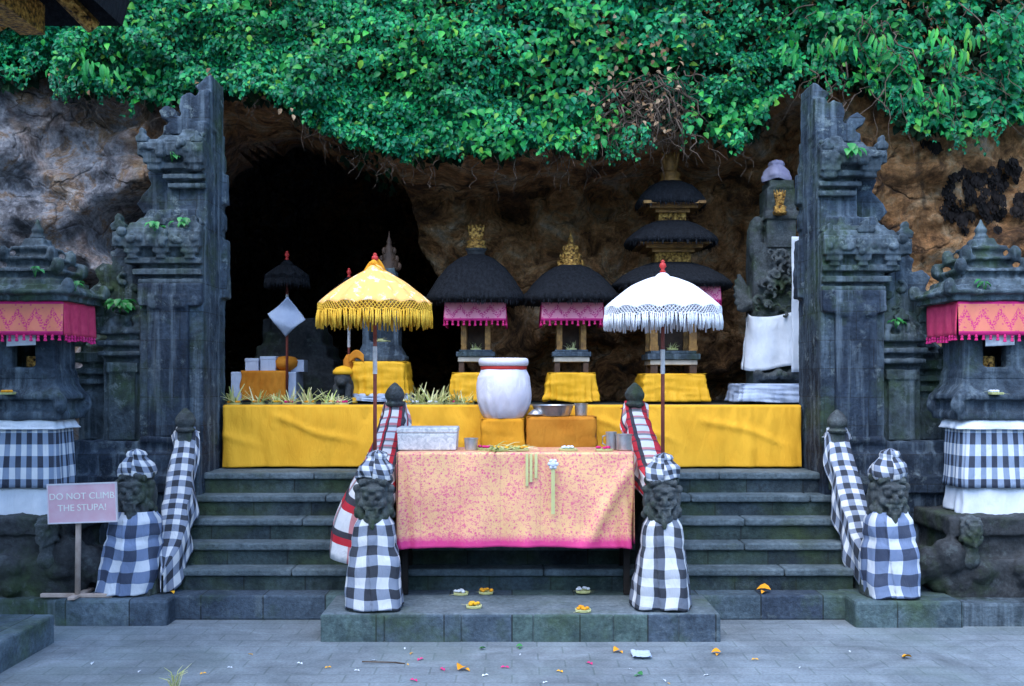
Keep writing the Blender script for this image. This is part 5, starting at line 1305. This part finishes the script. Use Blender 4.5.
for (px, py, n, sx, sy) in [(630, 75, 60, 22, 12), (665, 105, 60, 14, 12), (650, 130, 40, 18, 12), (605, 35, 30, 14, 10), (640, 45, 30, 20, 10), (690, 45, 12, 20, 15), (600, 90, 16, 10, 12), (45, 68, 6, 10, 6), (200, 68, 8, 6, 6), (60, 95, 5, 14, 6), (297, 112, 6, 6, 5)]:
    spray(px, py, n // 2, sx * 1.2, sy * 1.2, .035, .062)
leaf_object('dry_creeper_leaves', M['dry'], vs, fs, 'withered tan leaves caught in the bare root tangle')
b = MB()
def root(px, py, dx, dy, r, wob, nseg=9, near=.10):
    pts = []; rr = []
    for q in range(nseg):
        t = q / (nseg - 1); a = px + dx * t + wob * nz(t * 3, px * .3, py * .2) * 12; c = py + dy * t + wob * 6 * nz(t * 3 + 9, px * .3, 2)
        Dd = 8.6; X, Z = Xp(a, Dd), Zp(c, Dd); Y = cliff_y(X, max(Z, vine_bottom(X) + .15)) - near - .08 * math.sin(t * 3 + px)
        pts.append((X, min(Y, 9.0), Z)); rr.append(max(.0018, r * (1 - .7 * t)))
    b.tube(pts, rr, 5)
for q in range(170):
    px = rng.gauss(648, 26); py = rng.uniform(68, 120); a = rng.uniform(-1.2, 1.2); L = rng.uniform(25, 62); root(px, py, L * math.sin(a), L * abs(math.cos(a)) * .9, rng.uniform(.004, .009), rng.uniform(.5, 1.6), 9, rng.uniform(.1, .4))
for q in range(60):
    px = rng.gauss(565, 24); py = rng.uniform(75, 130); root(px, py, rng.uniform(-25, 25), rng.uniform(25, 60), rng.uniform(.003, .007), 1)
for q in range(46):
    px = rng.uniform(232, 420); py = interp(VINE_TAB, px) - rng.uniform(2, 16); root(px, py, rng.uniform(-14, 14), rng.uniform(12, 36), rng.uniform(.0018, .0035), .8)
for q in range(40):
    px = rng.uniform(430, 790); py = interp(VINE_TAB, px) - rng.uniform(2, 16); root(px, py, rng.uniform(-12, 12), rng.uniform(15, 46), rng.uniform(.0025, .005), .8)
for q in range(80):
    px = rng.uniform(800, 1024); py = rng.uniform(0, 105); root(px, py, rng.uniform(-40, 40), rng.uniform(15, 62), rng.uniform(.003, .007), 1, 9, rng.uniform(.15, .5))
for q in range(26):
    px = rng.uniform(0, 200); py = interp(VINE_TAB, px) - rng.uniform(2, 14); root(px, py, rng.uniform(-26, 26), rng.uniform(10, 40), rng.uniform(.004, .007), 1)
for pts in stems: b.tube(pts, .0025, 4, False)
o = b.build('hanging_roots', M['root'], fix=False, smooth_=True, org=(0, 8.6, 3)); o['kind'] = 'stuff'; tag(o, 'tangle of bare brown roots and stems hanging under the creepers', 'roots')

# small plants rooted on the gates and shrines
def ledge_plant(px, py, Y, n, L, seed, label):
    r = random.Random(seed); vs, fs = [], []; c = P(px, py, Y)
    for q in range(n):
        a = r.uniform(0, 2 * PI); nrm = Vector((.5 * math.cos(a), .5 * math.sin(a) - .35, .8)).normalized(); dn = Vector((math.cos(a), math.sin(a), -.15)); tip = (dn - nrm * dn.dot(nrm)).normalized()
        p = Vector((math.cos(a), math.sin(a), 0)) * r.uniform(0, L * .9) + Vector((0, 0, r.uniform(0, L * .7)))
        l = L * r.uniform(.7, 1.1); leaf_geo(vs, fs, p, nrm, tip, l, l * .75)
    b = MB(); b.add(vs, fs)
    for q in range(3): a = q * 2.1 + seed; b.tube([(0, 0, -.05), (L * .4 * math.cos(a), L * .4 * math.sin(a), L * .4)], .003, 4)
    b.v = [tuple(Vector(v) + c) for v in b.v]
    return tag(b.build('wall_plant', M['plant'], fix=False, smooth_=True, org=c), label, 'plant')
for q, (px, py, Y, n, L, lab) in enumerate([(172, 155, 7.74, 8, .05, 'tiny fern under the top cornice of the cave side gate'), (155, 226, 7.66, 8, .06, 'tiny fern on the lower cornice of the cave side gate'), (183, 224, 7.70, 10, .07, 'leafy sprig on the cornice nearest the cave opening'),
        (120, 306, 7.76, 22, .08, 'bushy green plant on the low shoulder of the cave side gate'), (150, 305, 7.76, 10, .05, 'small pale sprig beside the bushy shoulder plant'),
        (848, 152, 7.70, 14, .09, 'broad leaved plant on the top cornice of the mossy gate'), (896, 322, 7.78, 8, .05, 'tiny fern on the shoulder of the mossy gate'),
        (985, 284, 7.12, 6, .05, 'tiny fern on the tiered roof beneath the bats'), (35, 270, 7.16, 7, .045, 'tiny fern on the tiered roof above the sign'), (75, 284, 7.2, 8, .05, 'green sprig at the roof corner of the shrine above the sign'), (70, 300, 7.5, 9, .05, 'green sprig between the cave side gate and its shrine')]):
    ledge_plant(px, py, Y, n, L, 40 + q, lab)
r = random.Random(9); vs, fs = [], []; c = Vector((Xp(1022, 8.2), 8.2, 1.2))
b = MB(); b.tube([(c.x, c.y, .05), (c.x, c.y, 1.25), (c.x + .02, c.y, 1.6)], [.03, .022, .012], 7)
for q in range(12):
    a = r.uniform(0, 2 * PI); nrm = Vector((.4 * math.cos(a), .4 * math.sin(a) - .5, .8)).normalized(); dn = Vector((math.cos(a), math.sin(a), -.2)); tip = (dn - nrm * dn.dot(nrm)).normalized()
    leaf_geo(vs, fs, c + Vector((0, 0, r.uniform(.2, .5))), nrm, tip, .34, .2)
b.add(vs, fs); tag(b.build('leafy_shrub', M['creeper'], fix=False, smooth_=True), 'bright green leafy shrub behind the shrine beneath the bats', 'shrub')
# grass tuft in the paving
b = MB(); r = random.Random(2); D = FPX * CAMZ / (690 - YH)
for q in range(16):
    a = r.uniform(0, 2 * PI); l = r.uniform(.06, .13); x0, y0 = Xp(175, D) + r.uniform(-.02, .02), D + r.uniform(-.02, .02); d = r.uniform(.3, .9)
    b.tube([(x0, y0, 0), (x0 + math.cos(a) * l * d * .4, y0 + math.sin(a) * l * d * .4, l * .7), (x0 + math.cos(a) * l * d, y0 + math.sin(a) * l * d, l * .9)], [.003, .0025, .0006], 4)
tag(b.build('grass_tuft', M['palm'], fix=False), 'pale grass tuft growing from the paving at the picture foot', 'grass tuft')

# ------------------------------------------------------------------ bats
def bat_mesh():
    b = MB()
    b.ell((0, -.03, -.05), (.020, .018, .038), 8, 6); b.ell((0, -.035, -.095), (.013, .014, .015), 8, 6)
    for s in (-1, 1):
        b.add([(0, -.02, -.005), (s * .034, -.028, -.02), (s * .040, -.036, -.06), (s * .022, -.05, -.098), (0, -.052, -.06), (s * .012, -.02, -.06)], [(0, 1, 5), (1, 2, 5), (2, 3, 5), (3, 4, 5), (0, 5, 4)])
        b.add([(s * .006, -.036, -.104), (s * .014, -.034, -.100), (s * .013, -.036, -.124)], [(0, 1, 2)]); b.tube([(s * .008, -.02, -.01), (s * .008, -.002, .012)], .003, 4)
    return b
proto = None; rb = random.Random(21); nb = 0
BG, BL = 'bats clustered on the cliff', 'small black bat in the dense colony hanging on the brown cliff'
spots = []
for (cxp, cyp, sx, sy, n) in [(975, 195, 26, 24, 78), (955, 212, 12, 12, 18), (1008, 175, 10, 12, 14), (930, 145, 9, 5, 8), (1018, 205, 6, 8, 8)]:
    for q in range(n):
        spots.append((cxp + rb.uniform(-1, 1) * sx, cyp + rb.uniform(-1, 1) * sy, BL, BG))
spots += [(966, 233, 'single black bat hanging below the colony, nearer the mossy gate', None), (995, 232, 'single black bat hanging below the colony, farther from the gate', None)]
for (px, py, lab, gr) in spots:
    X, Z = Xp(px, 9.15), Zp(py, 9.15); Y = cliff_y(X, Z); X, Z = Xp(px, Y), Zp(py, Y); Y = cliff_y(X, Z)
    if proto is None:
        o = proto = bat_mesh().build('bat', M['bat'], smooth_=True, org=(0, 0, 0), fix=False)
    else: o = proto.copy(); COL.objects.link(o)
    o.location = (X, Y - .01, Z + .05); o.rotation_euler = (rb.uniform(-.15, .15), rb.uniform(-.2, .2), rb.uniform(-.5, .5)); s = rb.uniform(.7, 1.1); o.scale = (s * 1.15, s * .75, s)
    tag(o, lab, 'bat')
    if gr: o['group'] = gr
    elif 'group' in o: del o['group']

# ------------------------------------------------------------------ fallen leaves and petals
def litter_mesh(kind):
    vs, fs = [], []
    if kind == 'leaf':
        leaf_geo(vs, fs, Vector((-.03, 0, .012)), Vector((.05, .25, 1)).normalized(), Vector((1, 0, .12)).normalized(), .075, .06, .32); leaf_geo(vs, fs, Vector((.0, .02, .006)), Vector((-.1, -.2, 1)).normalized(), Vector((.4, .9, .05)).normalized(), .045, .03, .3)
    else:
        for q in range(2):
            a = q * 2.6; leaf_geo(vs, fs, Vector((0, 0, .004)), Vector((0, .2, 1)).normalized(), Vector((math.cos(a), math.sin(a), 0)), .026, .02, .3)
    b = MB(); b.add(vs, fs); return b
lm = [('fallen_leaf', 'leaf', M['orange'], 'curled orange leaf fallen on the paving', 'orange leaves on the paving'), ('fallen_petal', 'petal', M['white_cloth'], 'tiny white petal fallen on the paving', 'white petals on the paving'),
      ('fallen_petal', 'petal', M['yellow2'], 'tiny yellow petal fallen on the paving', 'yellow petals on the paving'), ('fallen_petal', 'petal', M['magenta'], 'tiny pink petal fallen on the paving', 'pink petals on the paving'), ('fallen_leaf', 'leaf', M['plant'], 'scrap of green leaf on the paving', 'green scraps on the paving')]
protos = {}
def litter(k, px, py, z=0.0, sc=1.0, label=None):
    D = FPX * (CAMZ - z) / (py - YH); n, kind, m, lab, gr = lm[k]
    if k not in protos:
        o = protos[k] = litter_mesh(kind).build(n, m, org=(0, 0, 0), fix=False); o.data.name = n
    else: o = protos[k].copy(); COL.objects.link(o)
    o.location = (Xp(px, D), D, z + .002); o.rotation_euler = (0, 0, rng.uniform(0, 6.28)); o.scale = (sc, sc, sc)
    tag(o, label or lab, 'leaf' if kind == 'leaf' else 'petal')
    if not label: o['group'] = gr
    elif 'group' in o: del o['group']
for px, py in ((617, 652), (461, 670), (717, 654), (906, 659)): litter(0, px, py, 0, rng.uniform(.7, 1.0))
for px, py in ((374, 661), (357, 671), (520, 655), (485, 676), (664, 681), (230, 668), (405, 649), (630, 670), (93, 664), (545, 683), (707, 676), (300, 664), (140, 672), (800, 668), (850, 652)): litter(1, px, py, 0, rng.uniform(.5, .9))
for px, py in ((408, 665), (203, 674), (668, 684), (412, 654), (560, 672), (328, 668), (755, 660), (250, 655)): litter(2, px, py, 0, rng.uniform(.5, .9))
for px, py in ((443, 670), (420, 660), (414, 681), (505, 668), (590, 664)): litter(3, px, py)
for px, py in ((482, 650), (640, 676), (520, 648)): litter(4, px, py, 0, .6)
litter(0, 765, 592, Z0 + .003, 1.3, 'orange leaf on the lowest step beside the white parasol side')
litter(0, 684, 610, .173, .9, 'yellow orange leaf at the foot of the striped guardian')
litter(0, 470, 541, Z0 + .003, .01, 'x') if False else None
litter(2, 170, 593, .172, 2.0, 'yellow petals on the plinth end below the checked balustrade')
b = MB(); D = FPX * CAMZ / (657 - YH); c = P(641, 657, D)
b.grid(lambda u, v: (c.x + (u - .5) * .11, c.y + (v - .5) * .14, .012 + .02 * abs(nz(u * 4, v * 4, 3)) + .006, u, v), 10, 10); tag(b.build('plastic_scrap', M['blue_cloth'], smooth_=True, solid=.002), 'crumpled pale plastic scrap on the paving before the slab', 'litter')
b = MB(); D = FPX * CAMZ / (664 - YH); b.tube([P(362, 663, D) * 1 + Vector((0, 0, .008)), P(395, 664.5, D) + Vector((0, 0, .012)), P(405, 665, D) + Vector((0, 0, .008))], .004, 6); tag(b.build('fallen_twig', M['root']), 'thin dark twig lying on the paving before the slab', 'twig')
print('script done', len(bpy.data.objects))
